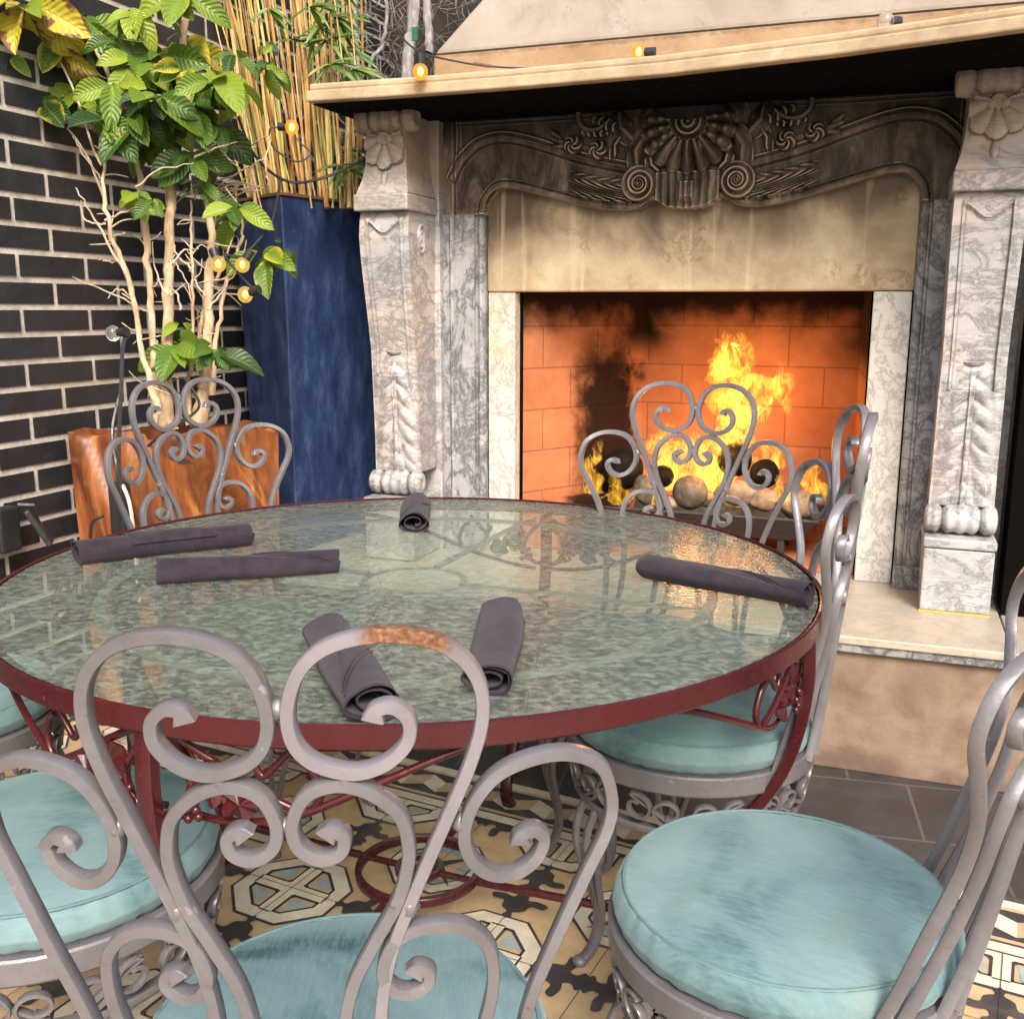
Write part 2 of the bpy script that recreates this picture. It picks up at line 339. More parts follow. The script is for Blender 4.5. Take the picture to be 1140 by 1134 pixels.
def black_brick():
    t = NT('black_brick'); v = t.coord('Object')
    c = t.ramp(t.noise(v, 3, 6, .6), [(.3, (.010, .010, .012)), (.7, (.030, .029, .032))])
    sp = t.ramp(t.noise(v, 120, 3, .6), [(.70, 0.), (.78, 1.)]); c = t.mix(t.math('MULTIPLY', sp, .6), c, (.20, .18, .17))
    t.col(c); t.set(Roughness=t.mrange(t.noise(v, 20, 5), .3, .7, .35, .6)); t.bump(t.noise(v, 40, 6, .7), .4, .004); M['black_brick'] = t.m
    t = NT('pale_mortar'); v = t.coord(); t.col(t.ramp(t.noise(v, 14, 6, .7), [(.3, (.34, .29, .24)), (.7, (.62, .56, .49))])); t.set(Roughness=.95)
    t.bump(t.noise(v, 110, 5, .7), .6, .004); M['mortar'] = t.m
black_brick()
def firebrick():
    t = NT('fire_brick'); v = t.coord(loc=(-.625, 3.2, 0)); s = t.sep(v)
    br = t.node('ShaderNodeTexBrick'); cb = t.node('ShaderNodeCombineXYZ')
    # run the bond along x on the back wall and along y on the splayed cheeks
    t.l.new(t.math('ADD', t.math('MULTIPLY', s[0], 1.), t.math('MULTIPLY', s[1], .55)), cb.inputs[0]); t.l.new(s[2], cb.inputs[1]); cb.inputs[2].default_value = 0
    mp = t.node('ShaderNodeMapping'); mp.inputs['Location'].default_value = (.02, .0, 0); t.l.new(cb.outputs[0], mp.inputs[0])
    t.l.new(mp.outputs[0], br.inputs[0]); br.inputs['Scale'].default_value = 1
    br.inputs['Brick Width'].default_value = .262; br.inputs['Row Height'].default_value = .1475; br.inputs['Mortar Size'].default_value = .0028; br.inputs['Mortar Smooth'].default_value = .3
    br.inputs['Color1'].default_value = (.34, .12, .055, 1); br.inputs['Color2'].default_value = (.42, .165, .08, 1); br.inputs['Mortar'].default_value = (.12, .045, .025, 1)
    c = t.mix(.5, br.outputs[0], t.ramp(t.noise(v, 10, 6, .65), [(.3, (.25, .085, .038)), (.7, (.44, .185, .09))]))
    # soot plume up the left cheek; top darkened for soot and painted shade
    sn = t.noise(v, 9, 6, .6); j = t.math('MULTIPLY', t.math('SUBTRACT', sn, .5), .16)
    xp = t.math('ADD', s[0], j)
    plume = t.math('MULTIPLY', t.mrange(xp, -1.10, -1.03), t.mrange(xp, -.89, -.94))
    plume = t.math('MULTIPLY', plume, t.mrange(t.math('ADD', s[2], t.math('MULTIPLY', j, 2.)), 1.26, 1.0))
    top = t.mrange(t.math('ADD', s[2], t.math('MULTIPLY', j, 1.2)), 1.13, 1.27)
    cor = t.math('MULTIPLY', t.mrange(t.math('ABSOLUTE', t.math('ADD', xp, .90)), .16, .02), t.mrange(s[2], 1.02, 1.16))
    rc = t.math('MULTIPLY', t.mrange(t.math('ADD', xp, 0), -.25, -.06), t.mrange(s[2], .98, 1.12))
    k = t.math('MAXIMUM', t.math('MAXIMUM', plume, top), t.math('MAXIMUM', cor, rc))
    k = t.math('MULTIPLY', k, .97)
    c = t.mix(k, c, (.008, .005, .004)); t.col(c); t.set(Roughness=.95, Specular_IOR_Level=.08)
    t.bump(t.math('ADD', t.math('MULTIPLY', br.outputs['Fac'], -1.), t.math('MULTIPLY', t.noise(v, 90, 5), .5)), .5, .004); M['fire_brick'] = t.m
firebrick()
t = paint('soot_shade_black', (.0035, .0025, .002), .95, .4); t.set(Specular_IOR_Level=.05)  # soot in the firebox, painted shade under the mantel shelf
def slate():
    t = NT('slate_paving'); v = t.coord(rot=(0, 0, -.12))
    br = t.node('ShaderNodeTexBrick'); t.l.new(v, br.inputs[0]); br.inputs['Scale'].default_value = 1; br.inputs['Brick Width'].default_value = .30; br.inputs['Row Height'].default_value = .30
    br.offset = .5; br.inputs['Mortar Size'].default_value = .004
    br.inputs['Color1'].default_value = (.030, .025, .026, 1); br.inputs['Color2'].default_value = (.045, .038, .037, 1); br.inputs['Mortar'].default_value = (.12, .105, .095, 1)
    n = t.noise(v, 5, 7, .7); c = t.mix(.45, br.outputs[0], t.ramp(n, [(.3, (.018, .015, .016)), (.75, (.085, .070, .065))]))
    t.col(c); t.set(Roughness=t.mrange(n, .3, .7, .35, .7)); t.bump(t.math('ADD', t.math('MULTIPLY', br.outputs['Fac'], -1.), t.noise(v, 22, 7, .7)), .45, .005); M['slate'] = t.m
slate()
def cement(name, c):
    t = NT(name); v = t.coord(); n = t.noise(v, 22, 6, .7)
    c1 = t.ramp(n, [(.25, tuple(x*.68 for x in c)), (.7, c)])
    w = t.ramp(t.noise(v, 5, 6, .7), [(.5, 0.), (.75, 1.)]); c1 = t.mix(t.math('MULTIPLY', w, .4), c1, (.30, .22, .14))
    t.col(c1); t.set(Roughness=.6); t.bump(t.noise(v, 180, 4), .15, .001); M[name] = t.m
cement('tile_cream', (.68, .60, .47)); cement('tile_ochre', (.55, .385, .215)); cement('tile_dark', (.045, .04, .042)); cement('tile_blue', (.33, .40, .39)); cement('tile_tan', (.48, .36, .22))
def terracotta():
    t = NT('rust_glaze'); v = t.coord(scale=(1, 1, .22)); n = t.noise(v, 16, 7, .65, .6)
    c = t.ramp(n, [(.30, (.035, .010, .005)), (.42, (.13, .038, .012)), (.56, (.25, .080, .024)), (.72, (.42, .19, .085))])
    t.col(c); t.set(Roughness=t.mrange(n, .3, .7, .45, .18), Coat_Weight=.4, Coat_Roughness=.15); t.bump(t.noise(v, 30, 5), .3, .004); M['rust_glaze'] = t.m
    t = NT('blue_glaze'); v = t.coord(); n = t.noise(t.coord(scale=(1, 1, .4)), 16, 8, .7); n2 = t.noise(v, 90, 4, .7)
    c = t.ramp(n, [(.3, (.010, .017, .048)), (.5, (.020, .038, .105)), (.72, (.060, .095, .20))])
    sp = t.ramp(n2, [(.62, 0.), (.72, 1.)]); c = t.mix(t.math('MULTIPLY', sp, .4), c, (.11, .16, .28))
    dr = t.ramp(t.noise(t.coord(scale=(1, 1, .15)), 20, 4), [(.6, 0.), (.75, 1.)]); c = t.mix(t.math('MULTIPLY', dr, .25), c, (.08, .10, .16))
    t.col(c); t.set(Roughness=.42); t.bump(n2, .3, .003); M['blue_glaze'] = t.m
    paint('rim_clay', (.14, .06, .04), .7, .4); paint('soil', (.035, .022, .015), .95, .5)
terracotta()
def bark(name, a, b, c3, sc=30):
    t = NT(name); v = t.coord(scale=(1, 1, .35)); n = t.noise(v, sc, 7, .7); t.col(t.ramp(n, [(.3, a), (.5, b), (.7, c3)])); t.set(Roughness=.85)
    t.bump(n, .7, .008); M[name] = t.m
bark('tree_bark', (.20, .12, .07), (.44, .31, .19), (.60, .48, .33)); bark('twig_bark', (.22, .15, .10), (.45, .34, .24), (.62, .52, .40))
bark('vine_bark', (.05, .035, .028), (.12, .095, .08), (.26, .23, .21)); bark('grey_trunk', (.10, .09, .085), (.22, .20, .20), (.36, .35, .35), 40)
def culm():
    t = NT('bamboo_culm'); v = t.coord(); oi = t.node('ShaderNodeObjectInfo')
    c = t.ramp(oi.outputs['Random'], [(0, (.20, .085, .028)), (.3, (.48, .25, .065)), (.5, (.62, .42, .16)), (.7, (.36, .34, .075)), (.85, (.24, .26, .06)), (1, (.50, .33, .17))])
    n = t.noise(t.coord(scale=(60, 60, 2)), 1, 5); c = t.mix(t.mrange(n, .45, .7), c, (.20, .10, .035))
    t.col(c); t.set(Roughness=.4); M['culm'] = t.m
culm()
def leafm(name, mode):
    t = NT(name); uv = t.node('ShaderNodeUVMap'); uv.uv_map = 'UVMap'; s = t.sep(uv.outputs[0]); at_ = t.node('ShaderNodeVertexColor'); at_.layer_name = 'tone'
    a = t.sep(at_.outputs[0]); u = t.math('ABSOLUTE', t.math('SUBTRACT', s[0], .5))
    if mode == 'broad':
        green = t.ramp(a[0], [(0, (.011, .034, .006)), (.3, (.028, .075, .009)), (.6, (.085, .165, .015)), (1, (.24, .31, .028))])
        k = t.math('SINE', t.math('MULTIPLY', t.math('SUBTRACT', s[1], t.math('MULTIPLY', u, .55)), 58.))
        vein = t.mrange(k, .82, 1.); mid = t.mrange(u, .03, .008)
        vv = t.math('MAXIMUM', t.math('MULTIPLY', vein, .45), mid)
        c = t.mix(t.math('MULTIPLY', vv, .5), green, (.22, .30, .07))
        n = t.noise(t.coord(), 28, 5, .6)
        ye = t.mrange(t.math('ADD', t.math('ADD', a[1], t.math('MULTIPLY', u, .9)), t.math('MULTIPLY', t.math('SUBTRACT', n, .5), .8)), .72, 1.05)
        c = t.mix(ye, c, (.45, .36, .035))
        br = t.mrange(t.math('ADD', t.math('ADD', t.math('MULTIPLY', a[1], .8), u), t.math('MULTIPLY', t.math('SUBTRACT', n, .5), 1.6)), 1.12, 1.25); c = t.mix(br, c, (.16, .06, .02))
        t.bump(t.math('SUBTRACT', t.math('MULTIPLY', k, .5), t.math('MULTIPLY', mid, 1.)), .5, .003)
    else:
        c = t.ramp(a[0], [(0, (.03, .07, .012)), (.5, (.07, .14, .02)), (1, (.18, .24, .04))])
    t.col(c); t.set(Roughness=.42)
    b = t.b; tl = t.node('ShaderNodeBsdfTranslucent'); t.l.new(t.mix(.5, c, (.25, .35, .03)), tl.inputs[0]); mx = t.node('ShaderNodeMixShader'); mx.inputs[0].default_value = .22
    t.l.new(b.outputs[0], mx.inputs[1]); t.l.new(tl.outputs[0], mx.inputs[2]); t.l.new(mx.outputs[0], t.out.inputs[0]); M[name] = t.m
leafm('broad_leaf', 'broad'); leafm('bamboo_leaf', 'b')
def bulbm(name, c, s):
    t = NT(name); e = t.node('ShaderNodeEmission'); e.inputs[0].default_value = (*c, 1); e.inputs[1].default_value = s
    tr = t.node('ShaderNodeBsdfTransparent'); tr.inputs[0].default_value = (1, .78, .35, 1); gl = t.node('ShaderNodeBsdfGlossy'); gl.inputs['Roughness'].default_value = .08
    m0 = t.node('ShaderNodeMixShader'); m0.inputs[0].default_value = .55; t.l.new(tr.outputs[0], m0.inputs[1]); t.l.new(e.outputs[0], m0.inputs[2])
    m1 = t.node('ShaderNodeMixShader'); m1.inputs[0].default_value = .07; t.l.new(m0.outputs[0], m1.inputs[1]); t.l.new(gl.outputs[0], m1.inputs[2]); t.l.new(m1.outputs[0], t.out.inputs[0]); M[name] = t.m
def emis(name, c, s):
    t = NT(name); t.col((c[0]*.5, c[1]*.5, c[2]*.5)); t.set(Emission_Color=(*c, 1), Emission_Strength=s, Roughness=.2); M[name] = t.m
bulbm('bulb_lit', (1., .40, .04), .9); bulbm('bulb_dim', (1., .66, .18), .55); emis('filament', (1, .80, .35), 5); emis('filament_dim', (1, .85, .45), 1.2)
t = NT('clear_bulb'); t.col((.8, .8, .78)); t.set(Roughness=.04, Transmission_Weight=.92, IOR=1.45); M['clear_bulb'] = t.m
def rock(name, a, b, c3):
    t = NT(name); v = t.coord(); n = t.noise(v, 22, 7, .7); t.col(t.ramp(n, [(.3, a), (.5, b), (.72, c3)])); t.set(Roughness=.95, Specular_IOR_Level=.12); t.bump(n, .6, .006); M[name] = t.m
rock('dark_ball', (.003, .0025, .002), (.006, .005, .004), (.016, .012, .010)); rock('grey_ball', (.04, .03, .022), (.10, .08, .06), (.19, .155, .115)); rock('pale_rock', (.10, .06, .04), (.24, .16, .10), (.38, .28, .19))
def flame():
    t = NT('flame_volume'); t.n.remove(t.b); v = t.coord('Object', scale=(1, 1, .42)); v2 = t.coord('Object')
    n = t.noise(v, 22, 4, .6, 1.9); d = t.math('ABSOLUTE', t.math('SUBTRACT', n, .5))
    sheet = t.mrange(d, .060, .0); blob = t.mrange(t.noise(v, 13, 3, .5, .8), .46, .66)
    k = t.math('ADD', t.math('MULTIPLY', sheet, 1.1), t.math('MULTIPLY', blob, .28)); k = t.math('ADD', k, .012)
    e = t.node('ShaderNodeEmission'); t.l.new(t.ramp(k, [(0, (1, .16, .01)), (.35, (1, .34, .02)), (1., (1, .60, .06))]), e.inputs[0]); t.l.new(t.math('MULTIPLY', k, 24.), e.inputs[1])
    t.l.new(e.outputs[0], t.out.inputs['Volume']); M['flame'] = t.m
flame()
t = NT('dark_backdrop'); v = t.coord(); t.col(t.ramp(t.noise(v, 6, 6, .7), [(.35, (.008, .006, .005)), (.7, (.04, .03, .024))])); t.set(Roughness=.95); M['dark_back'] = t.m

# ------------------------------------------------------------------ world, sun, camera
w = bpy.data.worlds.new('World'); scene.world = w; w.use_nodes = True; nt = w.node_tree
sky = nt.nodes.new('ShaderNodeTexSky'); sky.sky_type = 'NISHITA'; sky.sun_disc = False
SUN_EL, SUN_AZ = R(42), R(152)     # azimuth measured clockwise from +Y
sky.sun_elevation = SUN_EL; sky.sun_rotation = SUN_AZ; sky.air_density = 1.2; sky.dust_density = 5; sky.ozone_density = 1
nt.links.new(sky.outputs[0], nt.nodes['Background'].inputs[0]); nt.nodes['Background'].inputs[1].default_value = .15
sl = bpy.data.lights.new('sun', 'SUN'); sl.energy = 2.4; sl.angle = R(22); sl.color = (1, .95, .88)
so = bpy.data.objects.new('sun', sl); COL.objects.link(so)
sd = Vector((math.sin(SUN_AZ)*math.cos(SUN_EL), math.cos(SUN_AZ)*math.cos(SUN_EL), math.sin(SUN_EL)))
so.rotation_euler = sd.to_track_quat('Z', 'Y').to_euler()
cam = bpy.data.cameras.new('camera'); cam.lens = 36*F/1140; cam.sensor_width = 36; cam.clip_start = .02; cam.clip_end = 500
co = bpy.data.objects.new('camera', cam); COL.objects.link(co); scene.camera = co
co.matrix_world = Matrix(((rr[0], uu[0], -fw[0], 0), (rr[1], uu[1], -fw[1], 0), (rr[2], uu[2], -fw[2], CH), (0, 0, 0, 1)))
scene.view_settings.view_transform = 'Standard'; scene.view_settings.look = 'None'; scene.view_settings.gamma = 1
scene.view_settings.use_curve_mapping = False
scene.view_settings.exposure = .92
scene.render.resolution_x = 1024; scene.render.resolution_y = 1018
scene.cycles.transparent_max_bounces = 24; scene.cycles.max_bounces = 8

# ------------------------------------------------------------------ ground and patterned cement tiles
g = MB(); g.add([(-60,-60,0),(60,-60,0),(60,60,0),(-60,60,0)], [(0,1,2,3)]); struct(g.build('ground', M['slate']))
ANG = math.atan2(2.239-2.433, .351+1.18)
ca, sa = math.cos(ANG), math.sin(ANG); O0 = np.array([-1.18, 2.433])
def tw(u, v): return (O0[0]+u*ca+v*sa, O0[1]+u*sa-v*ca)      # u along the border, v towards the camera
tf = MB(); MI = {'cream':0, 'ochre':1, 'dark':2, 'blue':3, 'tan':4}
def tp(poly, col, lvl, flip=False):
    vs = [(*tw(a, b), .004+lvl*.0008) for a, b in poly]
    A = sum(vs[i][0]*vs[(i+1) % len(vs)][1]-vs[(i+1) % len(vs)][0]*vs[i][1] for i in range(len(vs)))
    if A < 0: vs = vs[::-1]
    tf.add(vs, [tuple(range(len(vs)))], MI[col])
def rect(u0, u1, v0, v1, c, l): tp([(u0,v0),(u1,v0),(u1,v1),(u0,v1)], c, l)
U0, U1, V1 = -1.25, 3.2, 3.6
rect(U0, U1, 0, V1, 'ochre', 0)
rect(U0, U1, 0, .022, 'dark', 1); rect(U0, U1, .022, .05, 'cream', 1); rect(U0, U1, .05, .062, 'ochre', 1)
b0, b1 = .062, .172
u = U0
while u < U1:           # tumbling-block border
    s = .105; m = (b0+b1)/2
    rect(u, u+s, b0, b1, 'dark', 1)
    tp([(u, b0+.012), (u+s*.5, b0+.040), (u+s*.5, b1-.012), (u, b1-.040)], 'cream', 2)
    tp([(u+s*.5, b0+.040), (u+s, b0+.012), (u+s, b1-.040), (u+s*.5, b1-.012)], 'tan', 2); u += s
rect(U0, U1, b1, b1+.012, 'ochre', 1); rect(U0, U1, b1+.012, b1+.02, 'dark', 1); rect(U0, U1, b1+.02, b1+.05, 'cream', 1); rect(U0, U1, b1+.05, b1+.058, 'dark', 1)
def band(pts, wd):
    P = [np.array(p, float) for p in pts]; L = []; Rr = []
    for i in range(len(P)):
        if i == 0: t = P[1]-P[0]; mt = 1; 
        elif i == len(P)-1: t = P[-1]-P[-2]; mt = 1
        else:
            a = P[i]-P[i-1]; a /= np.linalg.norm(a); b = P[i+1]-P[i]; b /= np.linalg.norm(b); t = a+b; mt = 1/max(.5, math.sqrt((1+a@b)/2))
        t = t/np.linalg.norm(t); n = np.array([-t[1], t[0]])*wd/2*mt; L.append(P[i]+n); Rr.append(P[i]-n)
    return [[L[i], L[i+1], Rr[i+1], Rr[i]] for i in range(len(P)-1)]
TS = .23; vt = b1+.058
arab = [(.50,0),(.55,.05),(.61,.03),(.66,.11),(.76,.14),(.76,.25),(.83,.28),(.86,.16),(.84,.08),(.91,.06),(.96,.12),(1,.08),(1,0)]
arab = [tuple(p) for p in spline(arab[1:-1], 3)]+[(1, 0)]; arab = [(.50, 0)]+arab
nu, nv = int((U1-U0)/TS), int((V1-vt)/TS)
for i in range(nu):
    for j in range(nv):
        fu, fv = i % 2, j % 2
        def T(p): a = 1-p[0] if fu else p[0]; b = 1-p[1] if fv else p[1]; return (U0+(i+a)*TS, vt+(j+b)*TS)
        def q(poly, c, l): tp([T(p) for p in poly], c, l)
        q([(1,1),(.62,1),(.66,.80),(.80,.66),(1,.62)], 'blue', 1); q([(1,1),(.80,1),(.76,.76),(1,.80)], 'ochre', 2)
        q([(1,1),(.93,1),(.70,.70),(1,.93)], 'dark', 3)
        q([(.30,.30),(.24,.46),(.46,.24)], 'blue', 1)
        for w_, c_, l_ in ((.165, 'dark', 2), (.115, 'cream', 3)):
            for pl in band([(0,.45),(.19,.45),(.45,.19),(.45,0)], w_*1.18): q(pl, c_, l_)
            for pl in band([(1,.60),(.83,.60),(.60,.83),(.60,1)], w_): q(pl, c_, l_)
        q([(0,0),(.40,0),(.40,.095),(.125,.095),(.095,.125),(.095,.40),(0,.40)], 'dark', 2)
        q([(0,0),(.40,0),(.40,.07),(.09,.07),(.07,.09),(.07,.40),(0,.40)], 'cream', 3)
        q([(.12,.12),(.34,.15),(.26,.26),(.15,.34)], 'blue', 1)
        q(arab, 'dark', 4); q([(b, a) for a, b in arab], 'dark', 4)
for i in range(nu+1): rect(U0+i*TS-.0008, U0+i*TS+.0008, vt, V1, 'dark', 6)
for j in range(nv+1): rect(U0, U1, vt+j*TS-.0008, vt+j*TS+.0008, 'dark', 6)
struct(tf.build('tiled_floor', [M['tile_cream'], M['tile_ochre'], M['tile_dark'], M['tile_blue'], M['tile_tan']]))

# ------------------------------------------------------------------ fireplace
CX = -.625
fp = thing('fireplace', 'tall carved stone fireplace with smoke-blackened frieze and burning hearth', 'fireplace', (CX, 3.2, 0))
def bx(name, x0, x1, y0, y1, z0, z1, mat, bev=.003, par=fp):
    return MB().box(x0, x1, y0, y1, z0, z1).build(name, M[mat], par, bevel=bev)
bx('plinth_wall', -1.95, 1.3, 2.774, 2.99, 0, .343, 'hearth_plaster', .004)
# hearth slab: honed top with a rougher, veined lower edge
bx('hearth_slab', -1.92, .345, 2.748, 3.42, .366, .389, 'hearth_marble', .004)
bx('hearth_edge', -1.92, .345, 2.755, 3.0, .343, .3655, 'edge_marble', .002)
bx('end_block', .348, 1.3, 2.744, 3.1, .343, .391, 'hearth_marble', .004)
# slips and lintel panel
for x0, x1 in ((-1.312, -1.214), (-.056, .054)): bx('slip', x0, x1, 3.354, 3.42, .389, 1.294, 'slip_marble', .003)
bx('lintel_panel', -1.314, .058, 3.35, 3.42, 1.2965, 1.72, 'lintel', .006)
# frame jambs with a bead and a step along the inside
def jamb(xi, xo, sgn):
    m = MB(); prof = [(xi, 3.36), (xi, 3.335), (xi+sgn*.006, 3.325), (xi+sgn*.014, 3.322), (xi+sgn*.022, 3.326), (xi+sgn*.026, 3.334), (xi+sgn*.032, 3.334), (xi+sgn*.036, 3.322), (xi+sgn*.10, 3.316), (xi+sgn*.106, 3.308), (xi+sgn*.116, 3.306), (xi+sgn*.124, 3.312), (xo, 3.312), (xo, 3.38)]
    vs = []; 
    for (x, y) in prof: vs += [(x, y, .46), (x, y, 1.551)]
    fs = [((2*i, 2*i+2, 2*i+3, 2*i+1) if sgn < 0 else (2*i, 2*i+1, 2*i+3, 2*i+2)) for i in range(len(prof)-1)]
    n = len(prof); fs += [tuple(2*i+1 for i in range(n))] 
    m.add(vs, fs); m.build('frame_jamb', M['grey_marble'], fp)
    x0, x1 = min(xi, xo), max(xi, xo); bx('jamb_block', x0-.001, x1+.001, 3.303, 3.40, .389, .4595, 'grey_marble', .003)
jamb(-1.316, -1.462, -1); jamb(.058, .190, 1)
# backing piers behind the columns
bx('backing_pier', -1.70, -1.4625, 3.285, 3.46, .389, 1.855, 'column_marble', .003)
bx('backing_pier', .1905, .345, 3.285, 3.46, .389, 1.855, 'column_marble', .003)
# ---- carved frieze as a modelled relief
sx = [0, .04, .07, .10, .125, .15, .19, .245, .30, .368, .475, .565, .61, .635, .655, .672, .680, .684]
sz = [1.549, 1.552, 1.560, 1.577, 1.572, 1.556, 1.549, 1.551, 1.559, 1.574, 1.603, 1.627, 1.633, 1.629, 1.617, 1.596, 1.575, 1.553]
ux = [.16, .20, .28, .36, .44, .52, .58, .64, .70, .74, .775, .80]; uz = [1.664, 1.676, 1.694, 1.715, 1.742, 1.768, 1.784, 1.790, 1.778, 1.752, 1.715, 1.67]
def polydist(X, Z, px, pz):
    D = np.full(X.shape, 9.); S = np.zeros(X.shape)
    for i in range(len(px)-1):
        ax, az, bx_, bz = px[i], pz[i], px[i+1], pz[i+1]; L2 = (bx_-ax)**2+(bz-az)**2
        t = np.clip(((X-ax)*(bx_-ax)+(Z-az)*(bz-az))/L2, 0, 1); d = np.hypot(X-ax-t*(bx_-ax), Z-az-t*(bz-az)); k = d < D; D[k] = d[k]; S[k] = (i+t[k])
    return D, S
def dense(px, pz, k=6):
    q = spline([(a, b) for a, b in zip(px, pz)], k); return [p[0] for p in q], [p[1] for p in q]
lx, lz = dense(sx, sz); qx, qz = dense(ux, uz)
STEP = .0022
xs = np.arange(-1.462, .1905, STEP); zs = np.arange(1.535, 1.857, STEP); X, Z = np.meshgrid(xs, zs); S = np.abs(X-CX)
low = np.interp(S, lx, lz); inside = np.where(S < .684, Z > low, Z > 1.5525)
d1, _ = polydist(S, Z, lx, lz); du, ps = polydist(S, Z, qx, qz)
def hump(d, c, wd, h): return h*np.sqrt(np.clip(1-((d-c)/wd)**2, 0, 1))
H = np.full(X.shape, .010)
sg = np.where(Z > np.interp(S, qx, qz), 1, -1)*du
outer = S > .13
H += np.where(d1 < .030, .010, 0)*1.0 + hump(d1, .010, .010, .010) - hump(d1, .0235, .004, .008)
H += hump(sg, .022, .004, .006)*outer + hump(sg, .004, .012, .010)*outer - hump(sg, -.012, .004, .008)*outer+hump(sg, .012, .0025, -.006)*outer
H += np.where((sg < -.016) & (d1 > .03) & outer, -.004, 0)
H += np.where((sg > .03) & (S > .4), -.004, 0)
for ln in (.772, .786): H += hump(S, ln, .003, .006)*(Z > 1.70)*(sg > .02)
for ln in (1.835, 1.848): H += hump(Z, ln, .003, .006)*(S > .28)*(S < .79)
vs_ = .81; H += hump(S, .798, .006, -.01)
# acanthus feathering over the lower band, running out from the volute
fm = (S > .175) & (S < .40) & (d1 > .02) & (sg < -.014); fade = np.clip((.40-S)/.06, 0, 1)*np.clip(1-np.abs(d1-.055)/.045, 0, 1)**.4
H += np.where(fm, fade*(.012+.014*np.abs(np.sin((S*1.05-(d1-.02)*1.1+.1*np.sin(d1*60))*74))), 0)
# volutes
vx, vz, vr = .152, 1.628, .056
rv = np.hypot(S-vx, Z-vz); th = np.arctan2(Z-vz, S-vx)
m = rv < vr; ph = np.log(np.maximum(rv, .004)/vr)*1.9-th/ (2*PI)*1.0
sp = np.abs(((ph) % 1)-.5)*2
H = np.where(m, .030+.010*np.sqrt(np.clip(1-(rv/vr)**2, 0, 1))+.013*(sp**.7), H)
# palmette block under the shell
m = (S < .100) & (Z < 1.66) & inside
H = np.where(m, .026+.016*np.sqrt(np.clip(1-(S/.11)**2, 0, 1))+.008*np.abs(np.cos(S*125+(1.65-Z)*4)), H)
m2 = (S < .022) & (Z < 1.628) & (Z > 1.565); H = np.where(m2, H+hump(S, 0, .022, .014)*(np.clip((Z-1.565)/.02, 0, 1)), H)
# surrounding leafage
for (cx_, cz_, a_, b_, rot, hh, fr) in ((.165, 1.73, .030, .070, .25, .020, 150), (.215, 1.80, .034, .060, -.5, .022, 150), (.14, 1.83, .04, .035, .3, .014, 120), (.265, 1.815, .055, .022, .35, .018, 260), (.115, 1.685, .022, .035, -.5, .018, 260), (.235, 1.75, .016, .05, .3, .014, 260), (.305, 1.79, .05, .014, .1, .012, 300)):
    for sgn in (1,):
        a = (S-cx_)*math.cos(rot)+(Z-cz_)*math.sin(rot); b = -(S-cx_)*math.sin(rot)+(Z-cz_)*math.cos(rot)
        e = (a/a_)**2+(b/b_)**2; m = e < 1; h = .012+hh*np.sqrt(np.clip(1-e, 0, 1))+.007*np.cos(fr*(a+.35*np.abs(b)))
        H = np.where(m, np.maximum(H, h), H)
for (cx_, cz_, r_) in ((.31, 1.845, .05),):
    e = np.abs(np.hypot(S-cx_, (Z-cz_)*1.1)-r_); ang = np.arctan2(Z-cz_, S-cx_); m = (e < .009) & ((ang < 1.8) & (ang > -2.6) | (r_ < .05))
    H = np.where(m, np.maximum(H, .018+hump(e, 0, .009, .014)), H)
# shell
fx, fz = 0., 1.806; rs = np.hypot(S-fx, Z-fz); ta = np.arctan2(S, -(Z-fz)); nrib = 9.5
edge = .158*(.90+.10*np.abs(np.cos(ta*nrib)))*np.where(ta > 1.0, 1-.18*(ta-1.0), 1)
m = (rs < edge) & (ta < 1.75)
rib = np.abs(np.cos(ta*nrib)); H = np.where(m, .022+.026*np.sin(np.clip(rs/edge, 0, 1)*2.6)+.019*rib**.8*np.clip(rs/.06, 0, 1)+.004*np.sin(rs*170)*(ta > .9), H)
m = (rs < .058) & (ta < 1.7); H = np.where(m, .044+.012*np.sqrt(np.clip(1-(rs/.06)**2, 0, 1))+.006*np.cos(rs*330), H)
for k in range(5):
    aa = (k-2)*.55; bxn, bzn = fx+.078*np.sin(aa), fz-.078*np.cos(aa); e = np.hypot((X-CX-bxn), (Z-bzn)*.9)/.017; H = np.where(e < 1, np.maximum(H, .046+.014*np.sqrt(np.clip(1-e*e, 0, 1))), H)
# rosettes and sprig
for cx_, cz_, r_ in ((.292, 1.737, .031), (.375, 1.757, .031)):
    e = np.hypot(S-cx_, Z-cz_)/r_; a = np.arctan2(Z-cz_, S-cx_)
    H = np.where(e < 1.0, np.maximum(H, .014+.030*np.sqrt(np.clip(1-e*e, 0, 1))+.006*np.cos(5*a+9*e)*(e < .95)), H)
for cx_, cz_, rot in ((.43, 1.775, .35), (.425, 1.757, -.1), (.435, 1.79, .7)):
    a = (S-cx_)*math.cos(rot)+(Z-cz_)*math.sin(rot); b = -(S-cx_)*math.sin(rot)+(Z-cz_)*math.cos(rot); e = (a/.028)**2+(b/.009)**2
    H = np.where(e < 1, np.maximum(H, .012+.010*np.sqrt(np.clip(1-e, 0, 1))), H)
e = np.abs(Z-1.748-.2*(S-.335)); H = np.where((e < .005) & (S > .30) & (S < .36), np.maximum(H, .018), H)
H += .0012*np.sin(X*43+np.sin(Z*37)*2)*np.sin(Z*61+X*17)
H = np.where(inside, H, -.05)
nz, nx = X.shape
vs = np.stack([X, 3.330-H, Z], -1).reshape(-1, 3)
idx = np.arange(nz*nx).reshape(nz, nx); fs = np.stack([idx[:-1, :-1], idx[:-1, 1:], idx[1:, 1:], idx[1:, :-1]], -1).reshape(-1, 4)
keep = (inside.reshape(-1)[fs]).any(1); fs = fs[keep]
